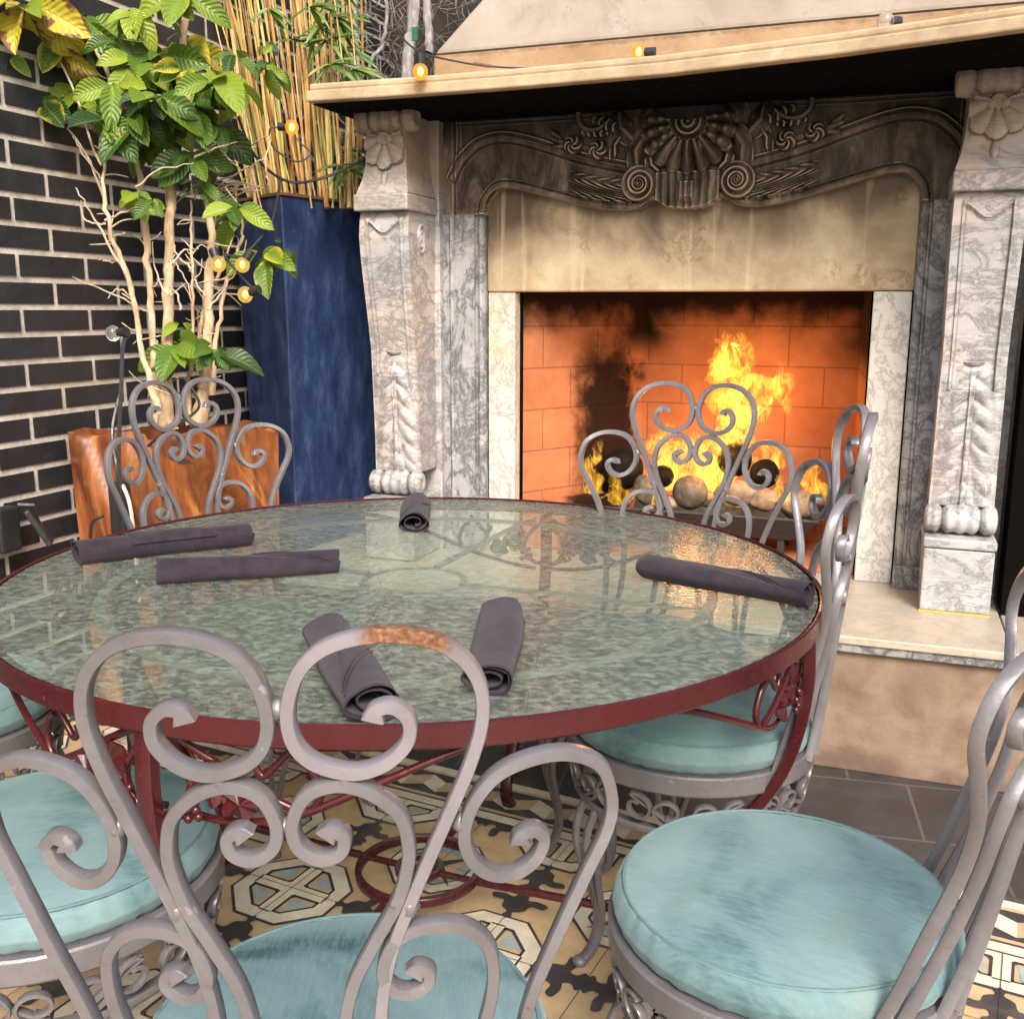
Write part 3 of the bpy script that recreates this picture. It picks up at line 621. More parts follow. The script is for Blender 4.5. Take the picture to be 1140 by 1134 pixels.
fm_ = MB(); fm_.v = [tuple(p) for p in vs]; fm_.f = [tuple(int(i) for i in f) for f in fs]; fm_.m = [0]*len(fm_.f)
used = np.zeros(len(vs), bool); used[fs.reshape(-1)] = True; remap = -np.ones(len(vs), int); remap[used] = np.arange(used.sum())
fm_.v = [tuple(p) for p in vs[used]]; fm_.f = [tuple(int(remap[i]) for i in f) for f in fs]
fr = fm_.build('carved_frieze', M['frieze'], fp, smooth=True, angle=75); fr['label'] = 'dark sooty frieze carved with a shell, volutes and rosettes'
bx('frieze_backing', -1.462, .19, 3.381, 3.46, 1.721, 1.855, 'soot_shade_black', 0)
# ---- console columns
def column(cx_):
    rows = [(.690, 3.150, .087), (.74, 3.148, .086), (.80, 3.146, .085), (.90, 3.142, .085), (1.0, 3.136, .085), (1.1, 3.128, .083), (1.2, 3.112, .084), (1.3, 3.095, .086), (1.4, 3.080, .088), (1.47, 3.074, .089), (1.52, 3.078, .088), (1.548, 3.085, .087)]
    up = [(1.604, 3.070, .093), (1.62, 3.074, .089), (1.65, 3.088, .080), (1.70, 3.100, .073), (1.75, 3.105, .070), (1.80, 3.105, .069), (1.856, 3.105, .069)]
    def loft(rows, name, relief):
        za = np.arange(rows[0][0], rows[-1][0]+1e-6, .003); ys = np.interp(za, [r[0] for r in rows], [r[1] for r in rows]); ws = np.interp(za, [r[0] for r in rows], [r[2] for r in rows])
        us = np.linspace(-1, 1, 61); m = MB(); vs = []; n = len(us)+2
        for z, y, wv in zip(za, ys, ws):
            vs.append((cx_-wv, 3.286, z))
            for u_ in us: vs.append((cx_+u_*wv, y-relief(u_*wv, z, wv), z))
            vs.append((cx_+wv, 3.286, z))
        fs = []
        for i in range(len(za)-1):
            for k in range(n-1): fs.append((i*n+k, i*n+k+1, (i+1)*n+k+1, (i+1)*n+k))
        fs.append(tuple(range(n-1, -1, -1))); fs.append(tuple((len(za)-1)*n+k for k in range(n)))
        m.add(vs, fs); return m.build(name, M['column_marble'], fp, smooth=True, angle=50)
    def r1(x, z, wv):
        a = abs(x)/wv; h = 0
        if z > 1.02:
            top = 1.50-.02*math.cos(a*4)
            if z < top: h += -.006 if a < .66 else 0
            if abs(a-.70) < .05 and z < top+.01: h += .004
            if abs(z-top) < .006 and a < .72: h += .004
        if z < 1.10:      # carved acanthus growing from the scroll
            f = max(0, min(1, (1.10-z)/.08)); lobes = abs(math.sin((z-.7)*52+a*3.2)); env = max(0, 1-(a/.92)**4)
            h += f*env*(.006+.010*lobes*abs(math.cos(a*4.2+(z-.7)*7)))
            if abs(x) < .006: h += .006*f
            e = math.hypot(x/.030, (z-1.105)/.018)
            if e < 1: h += .016*math.sqrt(1-e*e)
        return h
    def r2(x, z, wv):
        h = 0; fx2, fz2 = 0., 1.776; r_ = math.hypot(x-fx2, z-fz2); t_ = math.atan2(x, -(z-fz2)); rb = abs(math.cos(t_*4.6))
        ed = .098*(.86+.14*rb)*(1-.28*(abs(t_)/1.7)**2)
        if r_ < ed and abs(t_) < 1.9: h = .005+.011*math.sin(min(1, r_/ed)*2.5)+.006*rb*min(1, r_/.03)
        if r_ < .02: h = .018
        for ddx in (-.017, .017):
            e = math.hypot(x-ddx, z-1.772)/.014
            if e < 1: h = max(h, .012+.009*math.sqrt(1-e*e))
        e = math.hypot(x/.010, (z-1.655)/.022)
        if e < 1: h = max(h, .010*math.sqrt(1-e*e))
        return h
    loft(rows, 'column_shaft', r1); loft(up, 'column_head', r2)
    MB().box(cx_-.0925, cx_+.0925, 3.070, 3.30, .3935, .575).build('column_plinth', M['column_marble'], fp, bevel=.004)
    MB().box(cx_-.096, cx_+.096, 3.064, 3.30, .578, .606).build('plinth_cap', M['column_marble'], fp, bevel=.006)
    MB().box(cx_-.097, cx_+.097, 3.052, 3.30, 1.549, 1.602).build('necking_band', M['column_marble'], fp, bevel=.006)
    for (zc, yc, rad, hl, nm) in ((.652, 3.140, .043, .092, 'foot_scroll'), (1.835, 3.118, .044, .104, 'top_scroll')):
        m = MB(); prof = []; K = 40
        for k in range(K+1):
            x = -hl+2*hl*k/K; a = abs(x)/hl
            rr_ = rad*.95*(1+.055*math.cos(a*PI*5.5))*(1-.22*math.exp(-((a-.55)/.08)**2)) if a < .97 else rad*.82
            prof.append((x, rr_))
        prof = [(-hl, rad*.3), (-hl-.004, rad*.45), (-hl-.004, rad*.55)]+prof+[(hl+.004, rad*.55), (hl+.004, rad*.45), (hl, rad*.3)]
        vs = []; n = 32
        for (x, r_) in prof:
            for k in range(n): a = 2*PI*k/n; vs.append((cx_+x, yc+r_*math.cos(a), zc+r_*math.sin(a)))
        fs = [(i*n+k, i*n+(k+1) % n, (i+1)*n+(k+1) % n, (i+1)*n+k) for i in range(len(prof)-1) for k in range(n)]+[tuple(range(n)), tuple((len(prof)-1)*n+k for k in range(n-1, -1, -1))]
        m.add(vs, fs).build(nm, M['column_marble'], fp, smooth=True, angle=50)
    # side volute below the necking
    m = MB(); pts = []
    for k in range(60):
        a = k/59*2.3*2*PI; rd = .034*(1-k/70); pts.append((cx_+.0895, 3.17+rd*.8*math.cos(a+1), 1.46+rd*1.5*math.sin(a+1)))
    m.tube(pts, .005, 6).build('side_volute', M['column_marble'], fp, smooth=True)
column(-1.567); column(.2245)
o = bx('base_strip', .130, .318, 3.066, 3.28, .3892, .3932, 'yellow_trim', 0); o['label'] = 'yellow strip under the right column'
# ---- mantel shelf, its front following the surveyed line
mp = [at(x, y, 2, 1.856)[:2] for x, y in ((340, 113.4), (450, 106.5), (570, 97.6), (740, 83), (940, 59.7), (1060, 43.5), (1140, 32.7))]
mp = [tuple(p) for p in mp]; last = mp[-1]; mp.append((.52, last[1]-.04))
def slabz(prof_in, z0, z1, name, mat, bev):
    pl = [(x, y+prof_in) for x, y in mp]; pl = [(pl[0][0]-(-prof_in)*0+prof_in*.5, pl[0][1])]+pl[1:]; back = [(pl[-1][0], 3.47), (pl[0][0], 3.47)]
    ring = pl+back; n = len(ring); vs = [(x, y, z0) for x, y in ring]+[(x, y, z1) for x, y in ring]
    fs = [tuple(range(n-1, -1, -1)), tuple(range(n, 2*n))]+[(i, (i+1) % n, n+(i+1) % n, n+i) for i in range(n)]
    MB().add(vs, fs).build(name, M[mat], fp, bevel=bev)
slabz(0, 1.856, 1.888, 'mantel_shelf', 'mantel', .005); slabz(.012, 1.8885, 1.910, 'mantel_top_moulding', 'mantel', .007)
m = MB(); pl_ = [(x, y+.035) for x, y in mp]; m.add([(x, y, 1.8545) for x, y in pl_+[(pl_[-1][0], 3.44), (pl_[0][0], 3.44)]], [tuple(range(len(pl_)+1, -1, -1))]); m.build('shade_soffit', M['soot_shade_black'], fp)  # black sheet added to paint in the shadow under the shelf
# ---- hood
def hood():
    x0, x1, yf = -1.44, .42, 3.2
    MB().box(x0, x1, yf, 3.9, 1.911, 2.038).build('hood_band', M['hood_band_plaster'], fp, bevel=.008)
    dz = 1.6; vs = [(x0, yf, 2.04), (x1, yf, 2.04), (x1, 4.2, 2.04), (x0, 4.2, 2.04), (x0+.62, yf+.55*dz*.9, 2.04+dz*.55), (x1-.3, yf+.55*dz*.9, 2.04+dz*.55), (x1-.3, 4.25, 2.04+dz*.55), (x0+.62, 4.25, 2.04+dz*.55)]
    k = .55*dz; vs[4] = (x0+.76*k, yf+.5*k, 2.04+k); vs[5] = (x1-.1*k, yf+.5*k, 2.04+k); vs[6] = (x1-.1*k, 4.2, 2.04+k); vs[7] = (x0+.76*k, 4.2, 2.04+k)
    MB().add(vs, [(0,3,2,1),(4,5,6,7),(0,1,5,4),(1,2,6,5),(2,3,7,6),(3,0,4,7)]).build('chimney_hood', M['hood_plaster'], fp, bevel=.012)
hood()
# chimney body behind, sides of the firebox
fb = MB(); a = (-1.206, 3.42); b = (-.893, 3.93); c = (-.30+.02, 3.93); d = (-.062, 3.42)
c = (-.10, 3.93)
def wallp(p, q, z0, z1): fb.add([(p[0], p[1], z0), (q[0], q[1], z0), (q[0], q[1], z1), (p[0], p[1], z1)], [(0,1,2,3)])
wallp(a, b, .389, 1.62); wallp(b, c, .389, 1.62); wallp(c, d, .389, 1.62)
fb.build('firebox_bricks', M['fire_brick'], fp)
MB().add([(a[0],a[1],.3895),(d[0],d[1],.3895),(c[0],c[1],.3895),(b[0],b[1],.3895)], [(0,1,2,3)]).build('firebox_floor', M['fire_brick'], fp)
MB().add([(a[0],a[1],1.60),(d[0],d[1],1.60),(c[0],c[1],1.60),(b[0],b[1],1.60)], [(3,2,1,0)]).build('firebox_throat', M['soot_shade_black'], fp)
m = MB(); m.add([(-1.20,3.43,.39),(-1.03,3.50,.39),(-.86,3.93,.39),(-.893,3.93,.39),(-1.20,3.43,.560),(-1.04,3.50,.560),(-.86,3.92,.560),(-.89,3.93,.560)], [(4,5,6,7),(0,1,5,4),(1,2,6,5)]); m.build('firebox_ledge', M['fire_brick'], fp)
MB().box(-1.213, -1.2065, 3.405, 3.45, .39, 1.30).build('firebox_edge', M['soot_shade_black'], fp)
m = MB(); m.box(-1.7, -1.22, 3.461, 4.0, 0, 1.86); m.box(-.05, .345, 3.461, 4.0, 0, 1.86); m.box(-1.219, -.051, 3.96, 4.0, 0, 1.86); m.build('chimney_body', M['soot_shade_black'], fp)
# dark screen wall to the right of the fireplace
dw = MB(); dw.box(.35, 2.2, 3.12, 3.25, .392, 2.3); o = tag(dw.build('side_wall', M['soot_shade_black']), 'black wall right beside the right fireplace column', 'wall')

# ------------------------------------------------------------------ fire: tray, balls, rocks, flames
ty = 3.55
tray = thing('fire_tray', 'black iron tray holding the fire balls and rocks', 'tray', (-.62, 3.68, .39))
m = MB(); x0, x1, y0, y1, z0, z1 = -1.05, -.18, ty, 3.86, .455, .530
vs = [(x0, y0, z1), (x1, y0, z1), (x1, y1, z1), (x0, y1, z1), (x0+.09, y0+.03, z0), (x1-.09, y0+.03, z0), (x1-.09, y1-.03, z0), (x0+.09, y1-.03, z0)]
m.add(vs, [(4,5,1,0),(5,6,2,1),(6,7,3,2),(7,4,0,3),(7,6,5,4)]); o = m.build('pan', M['black_iron'], tray); s_ = o.modifiers.new('Solid', 'SOLIDIFY'); s_.thickness = .008
for x, y in ((x0+.13, y0+.05), (x1-.13, y0+.05), (x0+.13, y1-.05), (x1-.13, y1-.05)): MB().box(x-.012, x+.012, y-.012, y+.012, .39, .456).build('leg', M['black_iron'], tray)
balls = [((693, 522), 3.70, .078, 'dark_ball', 'large soot-black ball at the left end of the fire tray'),
         ((768, 548), 3.62, .063, 'grey_ball', 'grey speckled ball at the middle front of the fire tray'),
         ((818, 512), 3.74, .062, 'dark_ball', 'black ball behind the pale rocks, left of the other black ball'),
         ((851, 527), 3.70, .052, 'dark_ball', 'smaller black ball at the right of the fire behind the rocks'),
         ((738, 530), 3.76, .042, 'dark_ball', 'small dark ball between the large black ball and the grey ball')]
for i, ((px, py), y, rd, mt, lb) in enumerate(balls):
    p = at(px, py, 1, y); o = MB().sphere((0,0,0), rd, 28, 18, wob=.015, seed=i).build('fire_ball', M[mt], smooth=True); o.location = p; tag(o, lb, 'ceramic ball', 'ceramic balls in the fire')
rocks = [((818, 548), 3.62, .062, (1.25, .8, .72), 'pale_rock', 'broad tan rock right of the grey ball'), ((848, 556), 3.64, .050, (1.1, .9, .8), 'pale_rock', 'tan rock in the middle of the tray front, under the small black ball'),
         ((887, 562), 3.64, .060, (1.15, .9, .85), 'pale_rock', 'pale rock at the right end of the fire tray'), ((716, 545), 3.62, .050, (.8, .8, 1.1), 'grey_ball', 'brown rock leaning beside the large black ball'),
         ((790, 555), 3.70, .045, (1, .9, .7), 'pale_rock', 'small tan rock tucked behind the grey ball'), ((742, 560), 3.60, .036, (1.2, .8, .7), 'pale_rock', 'small pale rock left of the grey ball')]
for i, ((px, py), y, rd, sc, mt, lb) in enumerate(rocks):
    p = at(px, py, 1, y); o = MB().sphere((0,0,0), rd, 26, 16, sc, wob=.09, seed=20+i).build('fire_rock', M[mt], smooth=True); o.location = p; tag(o, lb, 'rock', 'rocks in the fire')
fl = thing('fire', 'yellow gas flames leaping from the balls and rocks in the hearth', 'fire', (-.62, 3.7, .5))
def tongue(pts, rads, seed, y=3.72, fl_y=.45):
    rads = [r_*1.22 for r_ in rads]; P = spline([at(px, py, 1, y) for px, py in pts], 6); n = len(P); Rd = np.interp(np.linspace(0, 1, n), np.linspace(0, 1, len(rads)), rads)
    m = MB(); vs = []; N = 16; rs = np.random.RandomState(seed); ph = rs.rand(4)*6
    for i, p in enumerate(P):
        T_ = P[min(i+1, n-1)]-P[max(i-1, 0)]; T_[1] = 0; T_ /= np.linalg.norm(T_)+1e-9; sd_ = np.array([T_[2], 0, -T_[0]]); pc = p+sd_*.35*Rd[i]*math.sin(i*.9+ph[3])
        for k in range(N):
            a = 2*PI*k/N; q = 1+.22*math.sin(3*a+i*.45+ph[0])+.15*math.sin(2*a-i*.7+ph[1]); vs.append(tuple(pc+sd_*Rd[i]*q*math.cos(a)+np.array([0, 1, 0])*Rd[i]*fl_y*q*math.sin(a)))
    fs = [(i*N+k, i*N+(k+1) % N, (i+1)*N+(k+1) % N, (i+1)*N+k) for i in range(n-1) for k in range(N)]+[tuple(range(N-1, -1, -1)), tuple((n-1)*N+k for k in range(N))]
    o = m.add(vs, fs).build('flame', M['flame'], fl, smooth=True); return o
tongue([(795, 556), (806, 515), (812, 480), (815, 440), (812, 405), (806, 368)], [.06, .06, .05, .06, .05, .004], 1)
tongue([(815, 455), (838, 440), (856, 428), (872, 436), (876, 462)], [.035, .045, .042, .03, .004], 2, 3.70)
tongue([(800, 470), (835, 462), (858, 446)], [.03, .035, .015], 21, 3.71)
tongue([(812, 500), (828, 468), (838, 448)], [.04, .045, .02], 22, 3.72)
tongue([(812, 420), (802, 400), (790, 408)], [.05, .04, .008], 3, 3.71)
tongue([(812, 400), (828, 385), (818, 372)], [.05, .035, .004], 4, 3.73)
tongue([(858, 445), (868, 424), (868, 400)], [.02, .014, .002], 5, 3.70)
tongue([(745, 545), (748, 512), (740, 490), (748, 468)], [.075, .06, .04, .003], 6, 3.78)
tongue([(790, 548), (783, 512), (776, 498), (772, 480)], [.06, .05, .04, .003], 7, 3.76)
tongue([(665, 556), (656, 530), (662, 508), (672, 488)], [.045, .032, .022, .003], 8, 3.66)
tongue([(700, 560), (686, 545), (678, 520)], [.03, .03, .004], 9, 3.58)
tongue([(852, 520), (860, 505), (868, 492)], [.05, .035, .004], 10, 3.76)
tongue([(905, 560), (902, 535), (910, 512)], [.05, .04, .004], 11, 3.74)
tongue([(720, 560), (724, 540), (722, 520)], [.04, .035, .004], 12, 3.64)
tongue([(870, 560), (872, 545), (864, 528)], [.035, .03, .004], 13, 3.60)
gl = bpy.data.lights.new('firelight', 'POINT'); gl.energy = 3.4; gl.color = (1, .42, .12); gl.shadow_soft_size = .10
go = bpy.data.objects.new('firelight', gl); COL.objects.link(go); go.location = at(790, 500, 1, 3.62)
gl2 = bpy.data.lights.new('firelight', 'POINT'); gl2.energy = 1.5; gl2.color = (1, .45, .14); gl2.shadow_soft_size = .06
go = bpy.data.objects.new('firelight', gl2); COL.objects.link(go); go.location = at(845, 440, 1, 3.70)

# ------------------------------------------------------------------ black brick wall
bw = thing('brick_wall', 'black glazed brick wall with pale mortar joints at the left', 'wall', (-2.3, 2, 0))
MB().box(-2.45, -2.304, -1.5, 4.9, 0, 3.4).build('mortar', M['mortar'], bw)
m = MB(); BH, BL, J = .076, .264, .0175; row = 0; z = 1.314-.076*17+.004
while z < 3.3:
    y = -1.5+(.132 if row % 2 else 0)-.05
    while y < 4.8:
        dx = rng.uniform(-.0012, .0012); m.box(-2.32, -2.300+dx, y+J/2, y+BL-J/2, z+J/2, z+BH-J/2); y += BL
    z += BH; row += 1
m.build('bricks', M['black_brick'], bw)
# floodlight on the wall at far left
fl2 = thing('floodlight', 'small black floodlight fixed low on the black brick wall', 'light', tuple(at(15, 600, 0, -2.28)))
P0 = at(15, 585, 0, -2.24)
def obox(c, ax, ay, az, hx, hy, hz):
    vs = [tuple(np.array(c)+ax*sx_*hx+ay*sy_*hy+az*sz_*hz) for sz_ in (-1, 1) for sx_, sy_ in ((-1,-1),(1,-1),(1,1),(-1,1))]
    return vs, [(0,3,2,1),(4,5,6,7),(0,1,5,4),(1,2,6,5),(2,3,7,6),(3,0,4,7)]
ax = np.array([.75, .66, 0]); ay = np.cross([0,0,1], ax); tl = R(28); az = np.array([0, 0, 1])*math.cos(tl)-ax*math.sin(tl); ax2 = np.cross(ay, az)
v_, f_ = obox(P0+np.array([.04, .05, -.01]), ax2, ay, az, .008, .035, .058); MB().add(v_, f_).build('lamp_face', M['black_plastic'], fl2, bevel=.004)
v_, f_ = obox(P0+np.array([-.02, -.01, -.01]), np.array([1.,0,0]), np.array([0,1.,0]), np.array([0,0,1.]), .022, .035, .062); MB().add(v_, f_).build('housing', M['black_plastic'], fl2, bevel=.006)
MB().tube([P0+np.array([0, .02, .055]), P0+np.array([.03, .05, .05])], .008, 8).build('bracket', M['black_plastic'], fl2)

# ------------------------------------------------------------------ rust planter with the broad-leaved tree
PLC = np.array([-2.01, 2.55])
pl = thing('planter', 'rust-brown glazed square planter with wavy carved sides', 'planter', (PLC[0], PLC[1], 0))
cor = [np.array(p) for p in ((-2.265, 2.375), (-1.955, 2.335), (-1.745, 2.69), (-2.06, 2.80))]
m = MB(); NS = 26; NZ = 44; ring = []
for e in range(4):
    a_, b_ = cor[e], cor[(e+1) % 4]
    for k in range(NS): ring.append((e, k/NS, a_+(b_-a_)*k/NS))
nr = len(ring); vs = []
for j in range(NZ+1):
    z = .88*j/NZ
    for (e, t_, p) in ring:
        a_, b_ = cor[e], cor[(e+1) % 4]; dr = (b_-a_)/np.linalg.norm(b_-a_); nn = np.array([dr[1], -dr[0]])
        w_ = math.sin((t_*1.2+z*1.5+e*.37+.25*math.sin(z*6+t_*3))*2*PI); w_ = abs(w_)**.7*(1 if w_ > 0 else -1)
        h = .020*w_*math.sin(PI*t_)**.35; c_ = PLC+(p-PLC)*(.90+.10*(z/.88)**.8)
        rim = .004*math.sin(t_*2*PI*1.5+e) if j == NZ else 0
        vs.append((c_[0]+nn[0]*h, c_[1]+nn[1]*h, z+rim-.012*math.sin(t_*PI*2+e*1.3)*(j/NZ)**6))
fs = [(j*nr+k, j*nr+(k+1) % nr, (j+1)*nr+(k+1) % nr, (j+1)*nr+k) for j in range(NZ) for k in range(nr)]
b_ = len(vs)
for (e, t_, p) in ring:
    c_ = PLC+(p-PLC)*.90; vs.append((c_[0], c_[1], .885-.012*math.sin(t_*PI*2+e*1.3)))
for (e, t_, p) in ring:
    c_ = PLC+(p-PLC)*.88; vs.append((c_[0], c_[1], .78))
fs += [(NZ*nr+k, NZ*nr+(k+1) % nr, b_+(k+1) % nr, b_+k) for k in range(nr)]+[(b_+k, b_+(k+1) % nr, b_+nr+(k+1) % nr, b_+nr+k) for k in range(nr)]
m.add(vs, fs).build('pot', M['rust_glaze'], pl, smooth=True, angle=60)
MB().add([(*(PLC+(p-PLC)*.89), .80+.01*math.sin(k)) for k, (e, t_, p) in enumerate(ring)], [tuple(range(nr))]).build('soil', M['soil'], pl)

tr = thing('tree', 'broad-leaved potted tree with pale stems and some yellowing leaves in the rust planter', 'tree', (PLC[0], PLC[1], .80))
TD = 2.98
stems = [([(186, 478), (184, 440), (186, 380), (188, 300), (190, 200), (200, 100), (212, -40)], [.030, .021, .017, .015, .014, .012, .010], 2.98),
         ([(222, 478), (226, 440), (231, 400), (232, 320), (236, 260), (228, 190), (225, 120)], [.028, .020, .017, .015, .012, .010, .007], 3.02),
         ([(175, 470), (172, 420), (168, 340), (164, 270), (155, 200), (140, 130), (100, 40)], [.018, .011, .010, .010, .009, .008, .006], 2.95),
         ([(178, 460), (160, 400), (145, 320), (125, 265), (115, 210), (118, 165)], [.012, .008, .008, .007, .006, .003], 2.86),
         ([(236, 440), (240, 380), (252, 320), (268, 270), (270, 235)], [.010, .007, .006, .005, .004], 2.96),
         ([(210, 475), (212, 420), (214, 330), (213, 270), (214, 225)], [.010, .006, .005, .004, .003], 3.04),
         ([(230, 460), (222, 400), (226, 350), (245, 300), (258, 265)], [.012, .008, .006, .005, .004], 3.08)]
rs = np.random.RandomState(11); SP = []
for pts, rd, t_ in stems:
    P = spline([atd(x, y, t_+rs.uniform(-.03, .03)) for x, y in pts], 7); n = len(P)
    P = [p+rs.normal(0, .0025, 3) for p in P]; rd2 = np.interp(np.linspace(0, 1, n), np.linspace(0, 1, len(rd)), rd)*(1+.10*rs.randn(n).clip(-1, 1)); MB().tube(P, list(rd2), 10).build('stem', M['tree_bark'], tr, smooth=True, angle=80); SP += list(P[4:])
# twigs
m = MB()
tw_ = [((118, 225), (85, 155), (20, 105), (-20, 95)), ((112, 185), (60, 60), (10, 95)), ((115, 200), (95, 175), (80, 150)), ((140, 305), (100, 235), (84, 210)), ((118, 245), (140, 235), (160, 228)), ((0, 90), (40, 68), (92, 55)),
       ((0, 182), (12, 160), (28, 147)), ((168, 350), (130, 330), (80, 308)), ((186, 300), (205, 280), (220, 278)), ((188, 330), (172, 300), (170, 270)), ((215, 175), (240, 165), (265, 158)), ((300, 205), (295, 180), (302, 150)),
       ((200, 30), (185, 10), (165, -10)), ((213, 300), (196, 280), (190, 262)), ((140, 260), (128, 262), (118, 272)), ((134, 290), (120, 292), (110, 288)), ((145, 330), (130, 322), (122, 330)), ((230, 330), (218, 315), (212, 300)),
       ((238, 300), (250, 285), (262, 262)), ((232, 345), (250, 322), (262, 300)), ((188, 290), (200, 300), (214, 330)), ((200, 345), (196, 325), (185, 318)), ((118, 250), (96, 246), (90, 224)), ((150, 210), (175, 190), (215, 182))]
for pts in tw_:
    t_ = rs.uniform(2.8, 3.0); P = spline([atd(x, y, t_+rs.uniform(-.03, .03)) for x, y in pts], 6); P = [p+rs.normal(0, .002, 3) for p in P]; MB().tube(P, list(np.linspace(.0035, .0014, len(P))), 5).build('twig', M['twig_bark'], tr, smooth=True)
for k in range(95):
    p_ = SP[rs.randint(len(SP))]; a_ = rs.uniform(0, 2*PI); L = rs.uniform(.03, .09); d_ = rr*math.cos(a_)+uu*(.35+.65*math.sin(a_))+fw*rs.uniform(-.5, .3); d_ /= np.linalg.norm(d_)
    m.tube(spline([p_, p_+d_*L*.5+rs.normal(0, .006, 3), p_+d_*L+rs.normal(0, .008, 3)], 4), [.0022]*4+[.0017]*4+[.0009], 4)
m.build('twigs', M['twig_bark'], tr, smooth=True)['kind'] = 'stuff'
for k in range(46):      # tangle of twigs near the bamboo foot
    x = rs.uniform(215, 300); y = rs.uniform(150, 215); a_ = rs.uniform(-.9, .4)+PI; L = rs.uniform(20, 50); t_ = rs.uniform(3.05, 3.2)
    MB().tube(spline([atd(x, y, t_), atd(x+L*.5*math.cos(a_)+rs.uniform(-6, 6), y+L*.5*math.sin(a_)+rs.uniform(-6, 6), t_), atd(x+L*math.cos(a_), y+L*math.sin(a_), t_+.03)], 4), .0022, 4).build('twig', M['twig_bark'], tr, smooth=True)
def leafmesh(name, specs, mat, parent, shape='broad'):
    V = []; Fc = []; UV = []; C = []
    nu_, nv_ = 6, 12
    for (base, dirv, upv, L, W, tone, yel, curl) in specs:
        d = np.array(dirv, float); d /= np.linalg.norm(d); u_ = np.array(upv, float); u_ -= d*(u_@d); u_ /= np.linalg.norm(u_)+1e-9; s_ = np.cross(d, u_); b = len(V)
        wob = rng.uniform(0, 6); wa = rng.uniform(.02, .05)
        for j in range(nv_+1):
            t = j/nv_
            if shape == 'broad': wd = W*(math.sin(PI*min(1, t**1.12))**.72)*(1.0 if t < .97 else .4)
            else: wd = W*math.sin(PI*t**.6)**.8
            for i in range(nu_+1):
                a = i/nu_*2-1; fold = abs(a)*wd*.30; drop = -curl*L*t*t+wa*L*.5*math.sin(t*9+wob)*abs(a)*(1 if a > 0 else -1)*.6
                V.append(tuple(np.array(base)+d*L*(t-.12*curl*t*t)+s_*a*wd*.5+u_*(fold+drop)+np.array([0, 0, -curl*.25*L*t*t])))
        for j in range(nv_):
            for i in range(nu_):
                q = (b+j*(nu_+1)+i, b+j*(nu_+1)+i+1, b+(j+1)*(nu_+1)+i+1, b+(j+1)*(nu_+1)+i); Fc.append(q)
                for (jj, ii) in ((j, i), (j, i+1), (j+1, i+1), (j+1, i)): UV.append((ii/nu_, jj/nv_)); C.append((tone, yel, 0, 1))
    me = bpy.data.meshes.new(name); me.from_pydata([tuple(np.array(p)-np.array(parent.location)) for p in V], [], Fc); me.materials.append(mat)
    uvl = me.uv_layers.new(name='UVMap'); uvl.data.foreach_set('uv', np.array(UV, 'f').reshape(-1))
    ca_ = me.color_attributes.new('tone', 'FLOAT_COLOR', 'CORNER'); ca_.data.foreach_set('color', np.array(C, 'f').reshape(-1))
    me.polygons.foreach_set('use_smooth', [True]*len(me.polygons)); me.update()
    o = bpy.data.objects.new(name, me); COL.objects.link(o); o.parent = parent; return o
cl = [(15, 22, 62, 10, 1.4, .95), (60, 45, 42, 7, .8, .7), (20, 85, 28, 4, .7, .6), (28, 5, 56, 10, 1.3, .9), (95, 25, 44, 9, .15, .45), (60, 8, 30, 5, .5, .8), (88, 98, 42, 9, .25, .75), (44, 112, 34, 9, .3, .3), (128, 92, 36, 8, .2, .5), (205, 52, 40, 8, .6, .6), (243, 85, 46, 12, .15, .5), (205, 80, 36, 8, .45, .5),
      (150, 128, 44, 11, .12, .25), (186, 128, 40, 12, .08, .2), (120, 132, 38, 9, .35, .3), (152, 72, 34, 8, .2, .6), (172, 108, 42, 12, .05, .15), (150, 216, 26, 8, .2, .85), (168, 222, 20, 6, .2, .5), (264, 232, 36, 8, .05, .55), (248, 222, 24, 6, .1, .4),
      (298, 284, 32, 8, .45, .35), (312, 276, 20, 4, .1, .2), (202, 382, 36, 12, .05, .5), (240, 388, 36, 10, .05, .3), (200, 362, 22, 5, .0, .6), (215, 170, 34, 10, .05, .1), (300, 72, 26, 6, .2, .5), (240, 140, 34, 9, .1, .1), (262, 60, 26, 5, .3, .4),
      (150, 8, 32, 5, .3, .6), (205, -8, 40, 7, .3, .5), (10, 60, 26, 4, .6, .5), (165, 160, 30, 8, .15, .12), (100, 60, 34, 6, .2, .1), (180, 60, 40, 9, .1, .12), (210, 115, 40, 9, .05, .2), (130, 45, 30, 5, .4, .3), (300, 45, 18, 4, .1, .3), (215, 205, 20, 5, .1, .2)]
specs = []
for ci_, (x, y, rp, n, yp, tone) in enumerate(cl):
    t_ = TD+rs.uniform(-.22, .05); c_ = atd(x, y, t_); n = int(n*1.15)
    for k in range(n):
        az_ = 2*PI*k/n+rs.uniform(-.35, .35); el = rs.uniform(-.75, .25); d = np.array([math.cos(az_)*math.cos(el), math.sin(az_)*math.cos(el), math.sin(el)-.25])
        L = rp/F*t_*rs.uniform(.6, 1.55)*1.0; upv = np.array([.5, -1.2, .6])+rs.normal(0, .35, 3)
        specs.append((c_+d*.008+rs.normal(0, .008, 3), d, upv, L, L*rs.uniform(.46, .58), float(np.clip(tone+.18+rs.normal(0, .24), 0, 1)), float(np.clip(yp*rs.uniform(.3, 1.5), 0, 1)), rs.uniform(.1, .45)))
leafmesh('foliage', specs, M['broad_leaf'], tr)

